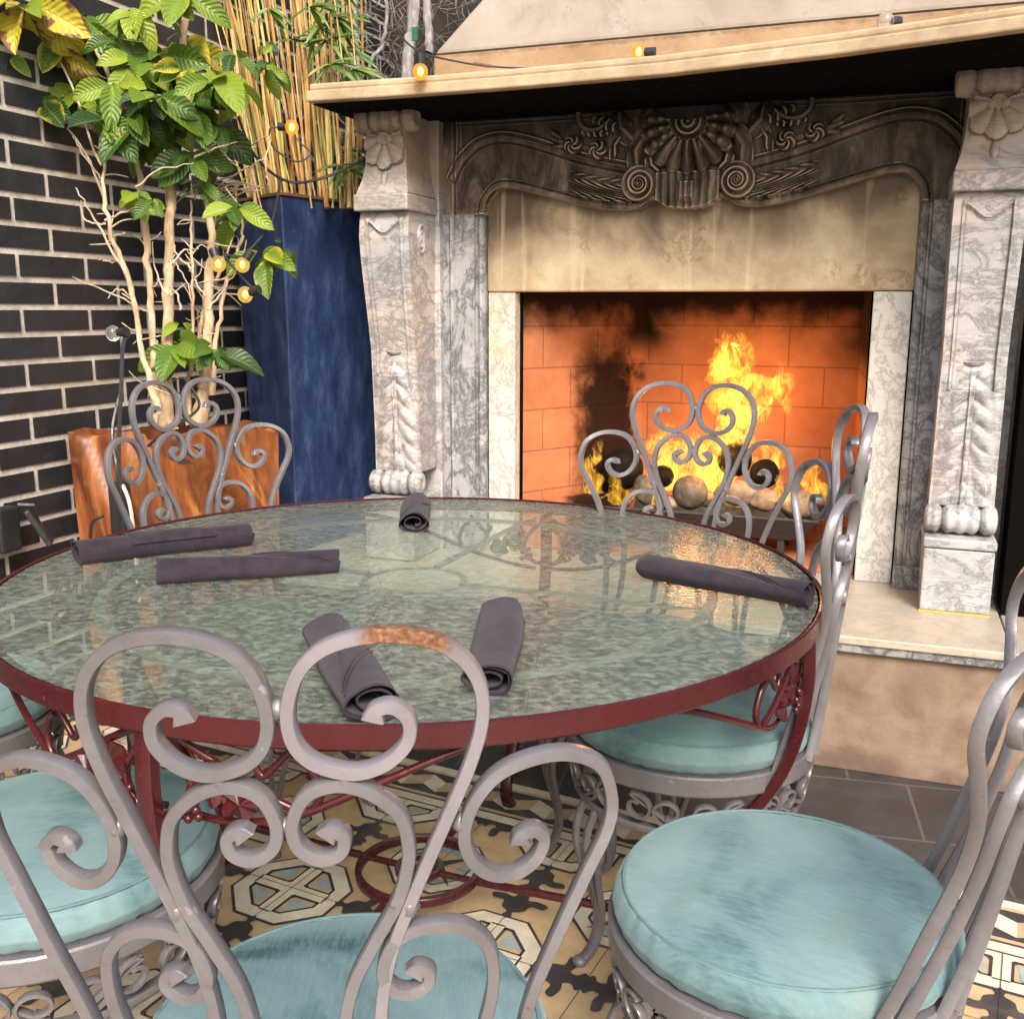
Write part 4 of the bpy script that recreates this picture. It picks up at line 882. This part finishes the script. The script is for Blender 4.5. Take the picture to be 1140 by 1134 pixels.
# ------------------------------------------------------------------ blue planter, bamboo, thicket
bc = np.array([-1.93, 3.046]); e1 = np.array([.22, .975]); e1 /= np.linalg.norm(e1); e2 = np.array([-.86, .50]); e2 /= np.linalg.norm(e2)
bp = thing('planter', 'tall tapered cobalt-blue glazed planter beside the left fireplace column', 'planter', (-2.0, 3.25, 0))
topc = [bc, bc+e1*.50, bc+e1*.50+e2*.36, bc+e2*.36]; cen = sum(topc)/4
m = MB(); vs = []
for z, s_ in ((0, .86), (.5, .90), (1.0, .94), (1.4, .975), (1.61, 1.0)):
    for q in topc: p = cen+(q-cen)*s_; vs.append((p[0], p[1], z))
for q in topc: p = cen+(q-cen)*.92; vs.append((p[0], p[1], 1.61))
for q in topc: p = cen+(q-cen)*.90; vs.append((p[0], p[1], 1.50))
fs = [(j*4+k, j*4+(k+1) % 4, (j+1)*4+(k+1) % 4, (j+1)*4+k) for j in range(6) for k in range(4)]+[(24, 25, 26, 27)]
m.add(vs, fs).build('pot', M['blue_glaze'], bp, bevel=.010)
m = MB()
for k in range(4):
    a_, b_ = cen+(topc[k]-cen)*1.004, cen+(topc[(k+1) % 4]-cen)*1.004; m.bar([(*a_, 1.613), (*b_, 1.613)], (0, 0, 1), .012, .010)
m.build('rim', M['rim_clay'], bp)
bb = thing('bamboo', 'dense clump of golden bamboo canes rising out of the blue planter', 'bamboo', (cen[0], cen[1], 1.5))
rs = np.random.RandomState(3); cm = []
for k in range(84):
    bx_ = rs.uniform(275, 402); topx = 212+(bx_-275)*1.42+rs.uniform(-26, 26); t0 = rs.uniform(3.45, 3.80); t1 = t0+rs.uniform(-.18, .18); rd = rs.choice([.0028, .0042, .0055, .0075], p=[.3, .3, .25, .15])
    y0_ = 232; n = 14; P = []; bow = rs.uniform(-8, 8)
    for i in range(n+1):
        f = i/n; P.append(atd(bx_+(topx-bx_)*f+bow*math.sin(PI*f), y0_-(y0_+60)*f, t0+(t1-t0)*f))
    pts = []; rds = []
    for i, p in enumerate(P):
        pts.append(p); rds.append(rd*(1.22 if i % 2 == 0 else 1.0)*(1-.25*i/n))
        if i < n and i % 2 == 0: pts.append(p+(P[i+1]-p)*.10); rds.append(rd*(1-.25*i/n))
    MB().tube(pts, rds, 7).build('cane', M['culm'], bb, smooth=True)
specs = []
for (x, y, n, s_) in ((372, 20, 12, 1), (382, 55, 10, 1), (392, 78, 10, .9), (368, 72, 8, .9), (355, 30, 8, .8), (345, 8, 8, .9), (378, -10, 10, 1), (388, 190, 5, .8), (380, 185, 6, .8), (385, 165, 5, .7), (325, 45, 5, .7), (300, 10, 6, .7), (365, 45, 8, .8)):
    c_ = atd(x, y, rs.uniform(3.35, 3.5))
    for k in range(n):
        a_ = rs.uniform(-1.2, .3) if rs.rand() < .7 else rs.uniform(-3.2, -1.2); d = rr*math.cos(a_)+uu*math.sin(a_)*.8-fw*rs.uniform(-.2, .5)
        specs.append((c_, d, (.3, -.6, .8)+rs.normal(0, .2, 3), .15*s_*rs.uniform(.7, 1.15), .016, rs.uniform(.1, .9), 0, .2))
leafmesh('foliage', specs, M['bamboo_leaf'], bb, 'narrow')
bk = MB(); bk.box(-2.6, 3.0, 4.62, 4.75, 0, 4.2); tag(bk.build('back_wall', M['dark_back']), 'dark wall behind the dry vines and bamboo', 'wall')
m = MB(); rs = np.random.RandomState(21)
for k in range(620):
    x = rs.uniform(200, 600); y = rs.uniform(-60, 330); t_ = rs.uniform(4.15, 4.55); P = [atd(x, y, t_)]; a_ = rs.uniform(0, 2*PI); da = rs.uniform(-.5, .5)
    for i in range(9):
        a_ += da+rs.normal(0, .25); x += 9*math.cos(a_); y += 9*math.sin(a_)+1; P.append(atd(x, y, t_+rs.uniform(-.02, .02)))
    m.tube(P, rs.choice([.0016, .0024, .0035]), 4, cap=False)
tag(m.build('vine_thicket', M['vine_bark'], smooth=True), 'tangle of dry brown vines behind the bamboo and fireplace hood', 'vines', kind='stuff')
for i, (pts, rd, lb) in enumerate(([[(452, 110), (455, 60), (460, 20), (462, -40)], .024, 'thick straight grey vine trunk left of the hood'], [[(478, 60), (476, 20), (472, -40)], .018, 'grey vine trunk just beside the hood edge'], [[(418, 90), (412, 75), (428, 40), (430, 0), (424, -40)], .008, 'thin curving grey vine stem over the mantel end'], [[(402, 150), (398, 90), (396, 40), (390, -40)], .016, 'grey vine trunk directly behind the bamboo canes'])):
    P = spline([atd(x, y, 4.05+.05*i) for x, y in pts], 8); MBt = MB().tube([p+rs.normal(0, .003, 3) for p in P], rd, 9); tag(MBt.build('vine_trunk', M['grey_trunk'], smooth=True), lb, 'vine trunk', 'vine trunks behind the fireplace')

# ------------------------------------------------------------------ string lights and cables
sg_ = thing('string_lights', 'string of globe bulbs strung along the mantel shelf', 'string lights', tuple(atd(560, 70, 3.25)))
def wire(pts, rad, parent, name='wire', mat='black_plastic'):
    return MB().tube(spline(pts, 8), rad, 6).build(name, M[mat], parent, smooth=True)
def bulb(p, rad, mat, parent, up=(0, 0, 1), name='bulb'):
    u_ = np.array(up, float); u_ /= np.linalg.norm(u_); m = MB().sphere(p, rad, 20, 14, (1, 1, 1.08)); o = m.build(name, M[mat], parent, smooth=True)
    if mat != 'clear_bulb': MB().sphere(p, rad*.42, 12, 8, (1, 1, 1.3)).build('filament', M['filament' if mat == 'bulb_lit' else 'filament_dim'], o if False else parent, smooth=True)
    MB().tube([np.array(p)+u_*rad*.85, np.array(p)+u_*(rad*.85+.03)], [.011, .014], 10).build('socket', M['black_plastic'], parent, smooth=True); return o
q1 = at(468, 80, 1, 2.86); bulb(q1, .022, 'bulb_lit', sg_); q2 = at(711, 58, 1, 2.97); bulb(q2, .020, 'bulb_lit', sg_, (1, 0, -.1)); q3 = at(986, 24, 1, 2.95); bulb(q3, .021, 'clear_bulb', sg_, (.6, .7, .1))
wire([atd(436, 0, 3.3), atd(445, 38, 3.25), q1+np.array([0, 0, .05])], .003, sg_)
wire([q1+np.array([0, .0, .05]), at(505, 68, 1, 2.92), at(545, 74, 1, 2.96), at(600, 76, 1, 3.0), q2+np.array([-.03, .03, -.02])], .0028, sg_)
wire([q2+np.array([.03, .02, -.02]), at(800, 62, 1, 3.05), at(900, 50, 1, 3.05), q3+np.array([.01, .03, -.01]), at(1140, 20, 1, 3.05)], .0028, sg_)
MB().tube([at(527, 71, 1, 2.94), at(547, 74, 1, 2.955)], .005, 8).build('cable_tie', M['rim_clay'], sg_)
c0 = atd(462, 38, 3.27); MB().box(c0[0]-.01, c0[0]+.01, c0[1]-.004, c0[1]+.004, c0[2]-.02, c0[2]+.02).build('clip', M['dark_green_plastic'], sg_)
tl_ = thing('string_lights', 'string of round yellow bulbs tangled in the potted tree and bamboo', 'string lights', tuple(atd(260, 300, 2.85)))
B2 = [((325, 142), 3.35, .022, 'bulb_lit', (-1, 0, .1)), ((243, 294), 2.84, .021, 'bulb_dim', (-.5, .3, .8)), ((270, 295), 2.86, .020, 'bulb_dim', (.4, .3, .8)), ((273, 328), 2.84, .021, 'bulb_dim', (1, 0, .3)), ((126, 371), 2.80, .020, 'clear_bulb', (1, 0, .1))]
for (px, py), t_, rd, mt, up in B2: bulb(atd(px, py, t_), rd, mt, tl_, up)
wire([atd(312, 20, 3.38), atd(310, 95, 3.36), atd(328, 150, 3.36), atd(345, 170, 3.34), atd(330, 180, 3.34), atd(305, 165, 3.34), atd(300, 145, 3.34), atd(308, 142, 3.34)], .003, tl_)
wire([atd(265, 130, 3.1), atd(285, 175, 3.2), atd(320, 202, 3.3), atd(360, 198, 3.3), atd(405, 178, 3.35)], .0045, tl_)
wire([atd(312, 200, 3.25), atd(306, 235, 3.0), atd(298, 255, 2.95), atd(270, 285, 2.9), atd(250, 285, 2.88), atd(285, 325, 2.88)], .0035, tl_)
wire([atd(143, 372, 2.8), atd(137, 385, 2.78), atd(135, 430, 2.76), atd(133, 470, 2.74), atd(132, 520, 2.72), atd(134, 560, 2.70)], .006, tl_)
wire([atd(133, 440, 2.76), atd(125, 480, 2.74), atd(130, 520, 2.72), atd(133, 545, 2.72)], .005, tl_)
wire([atd(160, 500, 2.9), atd(185, 480, 2.86), atd(205, 468, 2.86), atd(222, 450, 2.86), atd(205, 420, 2.88)], .004, tl_)
ob = thing('outlet_post', 'black garden outlet post standing in front of the rust planter', 'outlet post', (*atd(133, 600, 2.62)[:2], 0))
c_ = atd(134, 560, 2.62); MB().box(c_[0]-.022, c_[0]+.022, c_[1]-.018, c_[1]+.018, 0, c_[2]+.055).build('post', M['black_plastic'], ob, bevel=.004)
wire([c_+np.array([.02, -.01, .05]), c_+np.array([.05, -.02, -.02]), c_+np.array([.055, -.02, -.25])], .005, ob, 'white_cord', 'white_stone')
wire([c_+np.array([-.03, -.03, -.03]), c_+np.array([-.06, -.04, -.05]), c_+np.array([-.07, -.04, -.12])], .004, ob, 'plug_lead')

# ------------------------------------------------------------------ table
TC = np.array([-.844, 1.756]); TR = .766; TH = .74
tb = thing('table', 'large round patio table with hammered glass top and dark red iron frame', 'table', (TC[0], TC[1], 0), world=False)
m = MB(); m.lathe([(TR-.004, TH), (TR, TH+.003), (TR+.004, TH+.001), (TR+.004, TH-.029), (TR, TH-.033), (TR-.004, TH-.029), (TR-.004, TH-.012), (TR-.028, TH-.012), (TR-.028, TH-.016), (TR-.005, TH-.016)], n=160); m.build('rim_band', M['table_red'], tb, smooth=True, angle=30)
m = MB(); m.lathe([(0, TH), (TR-.010, TH), (TR-.006, TH-.003), (TR-.006, TH-.008), (0, TH-.008)], n=128)
go_ = MB().add([(0.,0.,0.)], []); 
vs = [(0, 0, TH-.0005)]; N = 128
ring = [(( TR-.0075)*math.cos(2*PI*k/N), (TR-.0075)*math.sin(2*PI*k/N)) for k in range(N)]
m = MB(); m.add([(x, y, TH-.001) for x, y in ring]+[(x, y, TH-.009) for x, y in ring], [tuple(range(N)), tuple(range(2*N-1, N-1, -1))]+[(N+k, N+(k+1) % N, (k+1) % N, k) for k in range(N)]); m.m = [0]+[1]*(len(m.f)-1); m.build('glass_top', [M['glass'], M['glass_under']], tb)
paint('pale_iron', (.50, .50, .44), .5, .15)
ug = MB(); RG = .575; ug.bar([(RG*math.cos(2*PI*k/96), RG*math.sin(2*PI*k/96), TH-.019) for k in range(96)], (0, 0, 1), .020, .006, closed=True); ug.build('support_ring', M['pale_iron'], tb, smooth=True)
ug = MB()
for k in range(4):
    a_ = k*PI/2+R(-2); ug.bar([(.10*math.cos(a_), .10*math.sin(a_), TH-.019), ((RG-.011)*math.cos(a_), (RG-.011)*math.sin(a_), TH-.019)], (0, 0, 1), .014, .006)
ug.bar([(.10*math.cos(2*PI*k/40), .10*math.sin(2*PI*k/40), TH-.0235) for k in range(40)], (0, 0, 1), .012, .003, closed=True)
ug.build('support_spokes', M['pale_iron'], tb, smooth=True)
for k in range(4):
    a_ = k*PI/2+R(-2); ux_, uy_ = math.cos(a_), math.sin(a_); tx_, ty_ = -uy_, ux_
    def L(r_, t_, z): return (r_*ux_+t_*tx_, r_*uy_+t_*ty_, z)
    m = MB(); prof = spline([(TR-.016, TH-.031), (TR-.012, .62), (.742, .52), (.712, .43), (.655, .34), (.575, .23), (.505, .13), (.475, .06), (.495, .008)], 6)
    m.bar([L(p[0], 0, p[1]) for p in prof], (tx_, ty_, 0), .020, .026); m.sphere(L(.497, 0, .012), .018, 12, 8, (1, 1, .6)); m.build('leg', M['table_red'], tb, smooth=True, angle=50)
    for sgn in (-1, 1):
        m = MB()
        def A(az_, z, rd=TR-.03): return (rd*math.cos(a_+sgn*az_), rd*math.sin(a_+sgn*az_), z)
        rd_ = TR-.03
        m.tube(spline([A(.02, .575, rd_-.03), A(.12, .578, rd_-.015), A(.26, .600), A(.40, .645), A(.55, .690), A(.66, .708)], 6), .0055, 8)
        m.tube(spline([A(.01, .690), A(.06, .655), A(.075, .62), A(.05, .588), A(.01, .58)], 6), .006, 8)
        m.tube(spline([A(.03, .700), A(.13, .665), A(.22, .628), A(.29, .61), A(.315, .635), A(.30, .668), A(.275, .680)], 6), .0055, 8)
        m.tube(spline([A(.275, .70), A(.24, .672), A(.215, .655), A(.20, .668), A(.205, .676)], 6), .005, 8)
        m.build('bracket_scroll', M['table_red'], tb, smooth=True, angle=70)
        m = MB()
        rs = np.random.RandomState(k*2+(sgn > 0))
        for (az_, z, sz_) in ((.11, .640, .036), (.17, .615, .028)):      # vine leaves
            c_ = np.array(A(az_, z, rd_+.004)); tn = np.array([-math.sin(a_+sgn*az_), math.cos(a_+sgn*az_), 0]); n_ = np.array([math.cos(a_+sgn*az_), math.sin(a_+sgn*az_), 0]); pts = []; NN = 30
            for q in range(NN):
                t_ = 2*PI*q/NN; r_ = sz_*(.72+.26*abs(math.cos(2.5*t_+.3))+.07*math.sin(15*t_)); pts.append(tuple(c_+tn*r_*math.cos(t_)+np.array([0, 0, 1])*r_*math.sin(t_)+n_*.006*math.cos(5*t_)))
            f_ = [tuple(range(NN))]; b_ = [tuple(np.array(p)-n_*.004) for p in pts]; m.add(pts+b_+[tuple(c_+n_*.0035)], [(q, (q+1) % NN, 2*NN) for q in range(NN)]+[(q, NN+q, NN+(q+1) % NN, (q+1) % NN) for q in range(NN)]+[tuple(range(NN, 2*NN))])
        m.build('vine_leaf', M['table_red'], tb)
        m = MB()
        for q in range(9): m.sphere(A(.055+.018*(q % 3)+.004*rs.randn(), .612-.010*(q//3)+.003*rs.randn(), rd_+.010), .0065, 8, 6)
        m.build('grape_cluster', M['table_red'], tb, smooth=True)
    MB().tube([L(.125, 0, .10), L(.488, 0, .112)], .0085, 10).build('stretcher', M['table_red'], tb, smooth=True)
    MB().tube([L(.0, 0, .10), L(.125, 0, .10)], .007, 8).build('stretcher', M['table_red'], tb, smooth=True)
m = MB(); m.bar([(.125*math.cos(2*PI*k/48), .125*math.sin(2*PI*k/48), .10) for k in range(48)], (0, 0, 1), .014, .018, closed=True)
m.bar([(.045*math.cos(2*PI*k/24), .045*math.sin(2*PI*k/24), .102) for k in range(24)], (0, 0, 1), .010, .014, closed=True); m.build('stretcher_ring', M['table_red'], tb, smooth=True)

# ------------------------------------------------------------------ napkin rolls
def napkin(p, q, lb, seed, rad=.0215, flap=True, flip=1):
    p = np.array(p[:2]); q = np.array(q[:2]); L = np.linalg.norm(q-p); az_ = math.atan2(q[1]-p[1], q[0]-p[0]); rs = np.random.RandomState(seed)
    root = thing('napkin', lb, 'napkin', (*((p+q)/2), TH-.0008), az_, 'rolled napkins on the table', world=False)
    turns = 2.55; NT_ = 96; NL = 40; m = MB(); vs = []
    k1 = rs.uniform(.7, 1.1); bend = rs.uniform(-.006, .006)
    for i in range(NL+1):
        f = i/NL; x = (f-.5)*L; ph0 = flip*(1.9*f)+.9; fl_ = 1+.05*math.sin(f*7+seed)
        for k in range(NT_+1):
            s_ = k/NT_; th_ = 2*PI*turns*s_; rr_ = rad*(1-.05*min(s_/.39, 1)-.57*max(0, s_-.39)/.61)*fl_; 
            e_ = .0022*math.sin(3*(th_+ph0)+seed) if s_ < .5 else 0
            xx = x+.004*math.sin(th_+1+seed)*(abs(f-.5)*2)**6*(1 if f > .5 else -1)+(s_*.010 if f > .5 else -s_*.006)*(abs(f-.5)*2)**8*-1
            yy = (rr_+e_)*1.28*math.cos(th_+ph0)+bend*math.sin(PI*f); zz = (rr_+e_)*.80*math.sin(th_+ph0); vs.append((xx, yy, max(zz, -.80*rad*.93)+.80*rad*.95+.002))
    n = NT_+1; fs = [(i*n+k, i*n+k+1, (i+1)*n+k+1, (i+1)*n+k) for i in range(NL) for k in range(NT_)]
    o = m.add(vs, fs).build('roll', M['napkin'], root, smooth=True, angle=80); md = o.modifiers.new('Solid', 'SOLIDIFY'); md.thickness = .0017; md.offset = 0
    # turned hem lines running diagonally round the roll
    for off in (0, .0075):
        m = MB(); pts = []
        for i in range(30):
            f = .12+.5*i/29 if seed % 2 else .45+.45*i/29; th_ = (.35+2.2*(i/29))*flip*(1)+.2; rr_ = rad*(1+.05*math.sin(f*7+seed))+.0012
            pts.append(((f-.5)*L+off*2, rr_*1.28*math.cos(th_)+bend*math.sin(PI*f), max(rr_*.80*math.sin(th_), -.8*rad*.9)+.80*rad*.95+.002))
        m.tube(pts, .0011, 5).build('hem', M['napkin'], root, smooth=True)
    if flap:
        m = MB(); vs = []; NA = 14
        for i in range(21):
            f = .30+.48*i/20; tmax = 2.75; tmin = .5+1.9*abs(i/20-.15)**.9
            for k in range(NA+1):
                th_ = tmin+(tmax-tmin)*k/NA; rr_ = rad*(1+.05*math.sin(f*7+seed))+.0028; vs.append(((f-.5)*L, rr_*1.28*math.cos(th_)+bend*math.sin(PI*f), rr_*.80*math.sin(th_)+.80*rad*.95+.002))
        n = NA+1; o = m.add(vs, [(i*n+k, i*n+k+1, (i+1)*n+k+1, (i+1)*n+k) for i in range(20) for k in range(NA)]).build('flap', M['napkin'], root, smooth=True); md = o.modifiers.new('Solid', 'SOLIDIFY'); md.thickness = .0022; md.offset = 1
    return root
def tz(x, y): return at(x, y, 2, .742)
napkin(tz(84, 626), tz(277, 604), 'rolled purple-grey napkin leftmost on the table, with a folded flap on top', 1, .0285, True)
napkin(tz(174, 646), tz(378, 634), 'rolled dark grey napkin lying level in front of the leftmost one', 2, .0265, False)
napkin(tz(461, 592), tz(465, 566), 'short-looking rolled napkin seen end-on at the far edge of the table', 3, .027, False)
napkin(tz(365, 715), tz(418, 802), 'rolled napkin behind the rust-marked chair loop, its open end at the near rim', 4, .029, False)
napkin(tz(560, 692), tz(543, 774), 'rolled dark napkin right of centre near the front, pointing at the fireplace', 5, .0275, False, -1)
napkin(tz(718, 641), tz(902, 674), 'rolled charcoal napkin along the right edge of the table', 6, .0265, False)

# ------------------------------------------------------------------ chairs
K = .00228; KV = .00215; ZT = 1.066
def sc_(pts, q=1.): return [(a*K*q, max(.428, ZT-(y-426)*KV)) for a, y in pts]
big = sc_([(45,722),(36,690),(32,655),(31,622),(31,592),(35,565),(42,543),(50,522),(58,502),(65,484),(69.5,466.6),(69,452),(63,440),(52,431.5),(35,428),(18,431.5),(8,441),(3.5,456),(5,469),(12,477.5),(24.7,482),(36,479),(43.5,471),(44,462),(39,456.5),(33.5,457),(32,461)], .968)
inner = sc_([(28,722),(21,690),(17,655),(16,615),(20,580),(30,556),(38,540),(42,526),(43,515),(40,501),(30,490.5),(18.6,486.5),(8,490.5),(2.8,502),(4.5,512),(12,517.5),(19,515),(20.5,508.5),(16.5,505.5),(14,508)], .968)
side = sc_([(80,722),(78,685),(80,650),(85,608),(95,574),(107,545),(115,527),(116.6,513),(112,497),(101,488),(88,485.5),(74,489),(65,499),(61,512),(63,524),(70,533),(79,535.5),(87,531),(90,523),(86.5,518),(81.5,518.5),(81,522)])
small = sc_([(71,722),(67,685),(65,650),(67,615),(71,590),(70.5,571),(65,560),(57,554),(46,552.5),(37,556),(32.5,564),(31.5,573),(35,580),(41,582.5),(47,579),(47.5,574),(44,571.5),(42,574)])
SR = .232; RECL = 5.5
def back_y(a, z, TANR):
    zz = max(0, z-.42); ring = -math.sqrt(max(SR**2-min(abs(a), .215)**2, 0)); flat = -SR+a*a*1.1; f = min(1, zz/.35); f = f*f*(3-2*f)
    return ring*(1-f)+flat*f-TANR*zz-.006
def make_chair(label, first=False, recl=RECL):
    TANR = math.tan(R(recl))
    root = thing('chair', label, 'chair', (0, 0, 0), 0, 'wrought-iron chairs around the glass table', world=False)
    prof = [(0, .455), (.19, .455), (.222, .456), (.229, .462), (.231, .470), (.2325, .474), (.2335, .477), (.2325, .480), (.2315, .484), (.229, .492), (.2235, .5005), (.2205, .5035), (.2185, .5035), (.216, .5048), (.19, .5105), (.14, .5165), (.08, .5195), (0, .5205)]
    cu = MB().lathe([(r_, z-.013) for r_, z in prof], n=180); rs_ = np.random.RandomState(4); ph_ = rs_.rand(8)*6
    def puck(p):
        r_ = math.hypot(p[0], p[1]); a_ = math.atan2(p[1], p[0]); e_ = math.exp(-((r_-.224)/.010)**2)
        dr_ = e_*(.0011*math.sin(33*a_+2*math.sin(3*a_+ph_[0]))+.0006*math.sin(71*a_+ph_[1])); dz_ = .0022*math.sin(11*p[0]+ph_[2])*math.sin(13*p[1]+ph_[3])*(p[2] > .45)+e_*.0008*math.sin(47*a_+ph_[4])
        return (p[0]*(1+dr_/max(r_, .01)), p[1]*(1+dr_/max(r_, .01)), p[2]+dz_)
    cu.v = [puck(p) for p in cu.v]
    cu.build('cushion', M['velvet'], root, smooth=True, angle=70)
    MB().tube([(.2185*math.cos(2*PI*k/80), .2185*math.sin(2*PI*k/80), .4912) for k in range(81)], .0024, 6, cap=False).build('piping', M['piping'], root, smooth=True)
    cm_ = M['chair_metal']
    MB().lathe([(.226, .442), (.236, .442), (.239, .439), (.239, .408), (.236, .404), (.226, .404), (.226, .442)], n=96).build('seat_band', cm_, root, smooth=True, angle=35)
    m = MB(); m.lathe([(0, .4425), (.226, .4425)], n=96); m.lathe([(.0, .436), (.226, .436)], n=96); m.build('seat_pan', cm_, root)
    MB().lathe([(.205, .330), (.221, .330), (.223, .327), (.223, .319), (.221, .316), (.205, .316), (.205, .330)], n=96).build('lower_band', cm_, root, smooth=True, angle=35)
    m = MB(); NSC = 12
    for k in range(NSC):       # running S scrolls between the two bands
        a0 = 2*PI*k/NSC; da = 2*PI/NSC; pts = []; sgn = 1 if k % 2 else -1
        c1 = (.26, 0); c2 = (.74, 0); 
        for q in range(26): th_ = q/25*3.6*PI/2*1.25; r_ = .010+.020*(q/25)**.8; pts.append((c1[0]*da*.23+r_*math.cos(th_+1.2)*1.0, r_*math.sin(th_+1.2)*.95))
        pts2 = [(da*.23-x, -y) for x, y in pts[::-1]]
        allp = pts+[(da*.23*.5, 0)]+pts2 if False else pts+pts2
        P = []; S_ = []
        for (x, y) in allp:
            th_ = a0+x/.23; zz = .367+sgn*y; rd = .222+(zz-.33)*.16; P.append((rd*math.cos(th_), rd*math.sin(th_), zz)); S_.append((math.cos(th_), math.sin(th_), 0))
        m.bar(P, S_, .0055, .012)
    m.build('apron_scrolls', cm_, root, smooth=True, angle=50)
    for nm, src in (('scroll', big), ('scroll', inner), ('scroll', side), ('scroll', small)):
        for sgn in (-1, 1):
            P2 = spline(src, 6); P = [(sgn*a, back_y(a, z, TANR), z) for a, z in P2]; n = len(P); ws = [.0108]*n
            for i in range(n-7, n): ws[i] = .0108*(1+.65*(i-(n-8))/7)
            sdv = [(0, 1, TANR*.0)]*n
            mat = M['chair_metal_rust'] if (first and src is big and sgn == 1) else cm_
            MB().bar(P, sdv, ws, .0155).build('back_scroll', mat, root, smooth=True, angle=38)
    # weld beads where the bars touch
    for a_, zz_, r_ in ((0, ZT-(456-426)*KV, .0075), (0, ZT-(504-426)*KV, .0065), (21*K, ZT-(484-426)*KV, .0075), (-21*K, ZT-(484-426)*KV, .0075), (60*K, ZT-(509-426)*KV, .0075), (-60*K, ZT-(509-426)*KV, .0075), (41*K, ZT-(543-426)*KV, .0085), (-41*K, ZT-(543-426)*KV, .0085), (33*K, ZT-(568-426)*KV, .0075), (-33*K, ZT-(568-426)*KV, .0075)):
        MB().sphere((a_, back_y(a_, zz_, TANR), zz_), r_*.88, 10, 8, (1.1, 1.15, 1.3), wob=.14, seed=int(zz_*1000)).build('weld_bead', cm_, root, smooth=True, angle=80)
    for k, az_ in enumerate((50, 130)):    # front legs: three bars gathering at the foot
        m = MB()
        for off in (-.20, 0, .20):
            P = []
            for (r_, z, s_) in ((.214, .322, 1), (.232, .285, .95), (.238, .24, .75), (.225, .18, .5), (.208, .12, .28), (.205, .07, .16), (.222, .03, .10), (.244, .012, .06)):
                a_ = R(az_)+off*s_; P.append((r_*math.cos(a_), r_*math.sin(a_), z))
            P = spline(P, 5); m.bar(P, (math.cos(R(az_)+PI/2), math.sin(R(az_)+PI/2), 0), .011, .012)
        m.sphere((.247*math.cos(R(az_)), .247*math.sin(R(az_)), .011), .015, 12, 8, (1, 1, .75)); m.build('leg', cm_, root, smooth=True, angle=45)
    for az_ in (-42, -138):
        m = MB(); P = spline([(.15, .325), (.23, .330), (.300, .322), (.330, .300), (.334, .26), (.318, .15), (.322, .05), (.335, .010)], 6); m.bar([(r_*math.cos(R(az_)), r_*math.sin(R(az_)), z) for r_, z in P], (math.cos(R(az_)+PI/2), math.sin(R(az_)+PI/2), 0), .013, .013)
        m.sphere((.336*math.cos(R(az_)), .336*math.sin(R(az_)), .010), .014, 10, 8, (1, 1, .7)); m.build('leg', cm_, root, smooth=True, angle=45)
    return root
def copy_chair(src, label):
    r_ = src.copy(); COL.objects.link(r_); r_['label'] = label
    for ch in list(src.children): c_ = ch.copy(); COL.objects.link(c_); c_.parent = r_
    return r_
def place(o, x, y, out_az, s=1, sz=1):
    """out_az: compass direction (degrees from +x) the back of the chair points to"""
    o.location = (x, y, 0); o.rotation_euler = (0, 0, R(out_az+90)); o.scale = (s, s, s*sz)
nr = make_chair('grey chair at the near right with a full round teal cushion in view', recl=10); place(nr, -.085, 1.300, -9, .975)
fg = make_chair('grey scrollwork chair nearest the camera, back turned, one loop rusted', True); place(fg, -.51, .87, -68, 1., .963); fg.scale = (.975, .97, .950)
src = make_chair('grey chair in front of the burning hearth, its scrolls against the flames'); place(src, -.485, 2.21, 80)
for lb, x, y, az_, s in (
                         ('grey chair seen side-on right of the table, its cushion partly under the rim', -.32, 1.89, 10, 1.0),
                         ('grey chair at the far left in front of the rust planter', -1.38, 2.04, 163, 1.0),
                         ('grey chair at the near left, teal cushion showing behind the nearest chair back', -1.10, 1.06, -135, 1.0),
                         ('grey chair at the left frame edge, only slivers of its iron seat showing', -1.75, 1.42, 200, 1.0)):
    place(copy_chair(src, lb), x, y, az_, s)
for o in bpy.data.objects:
    if '_world' in o: del o['_world']
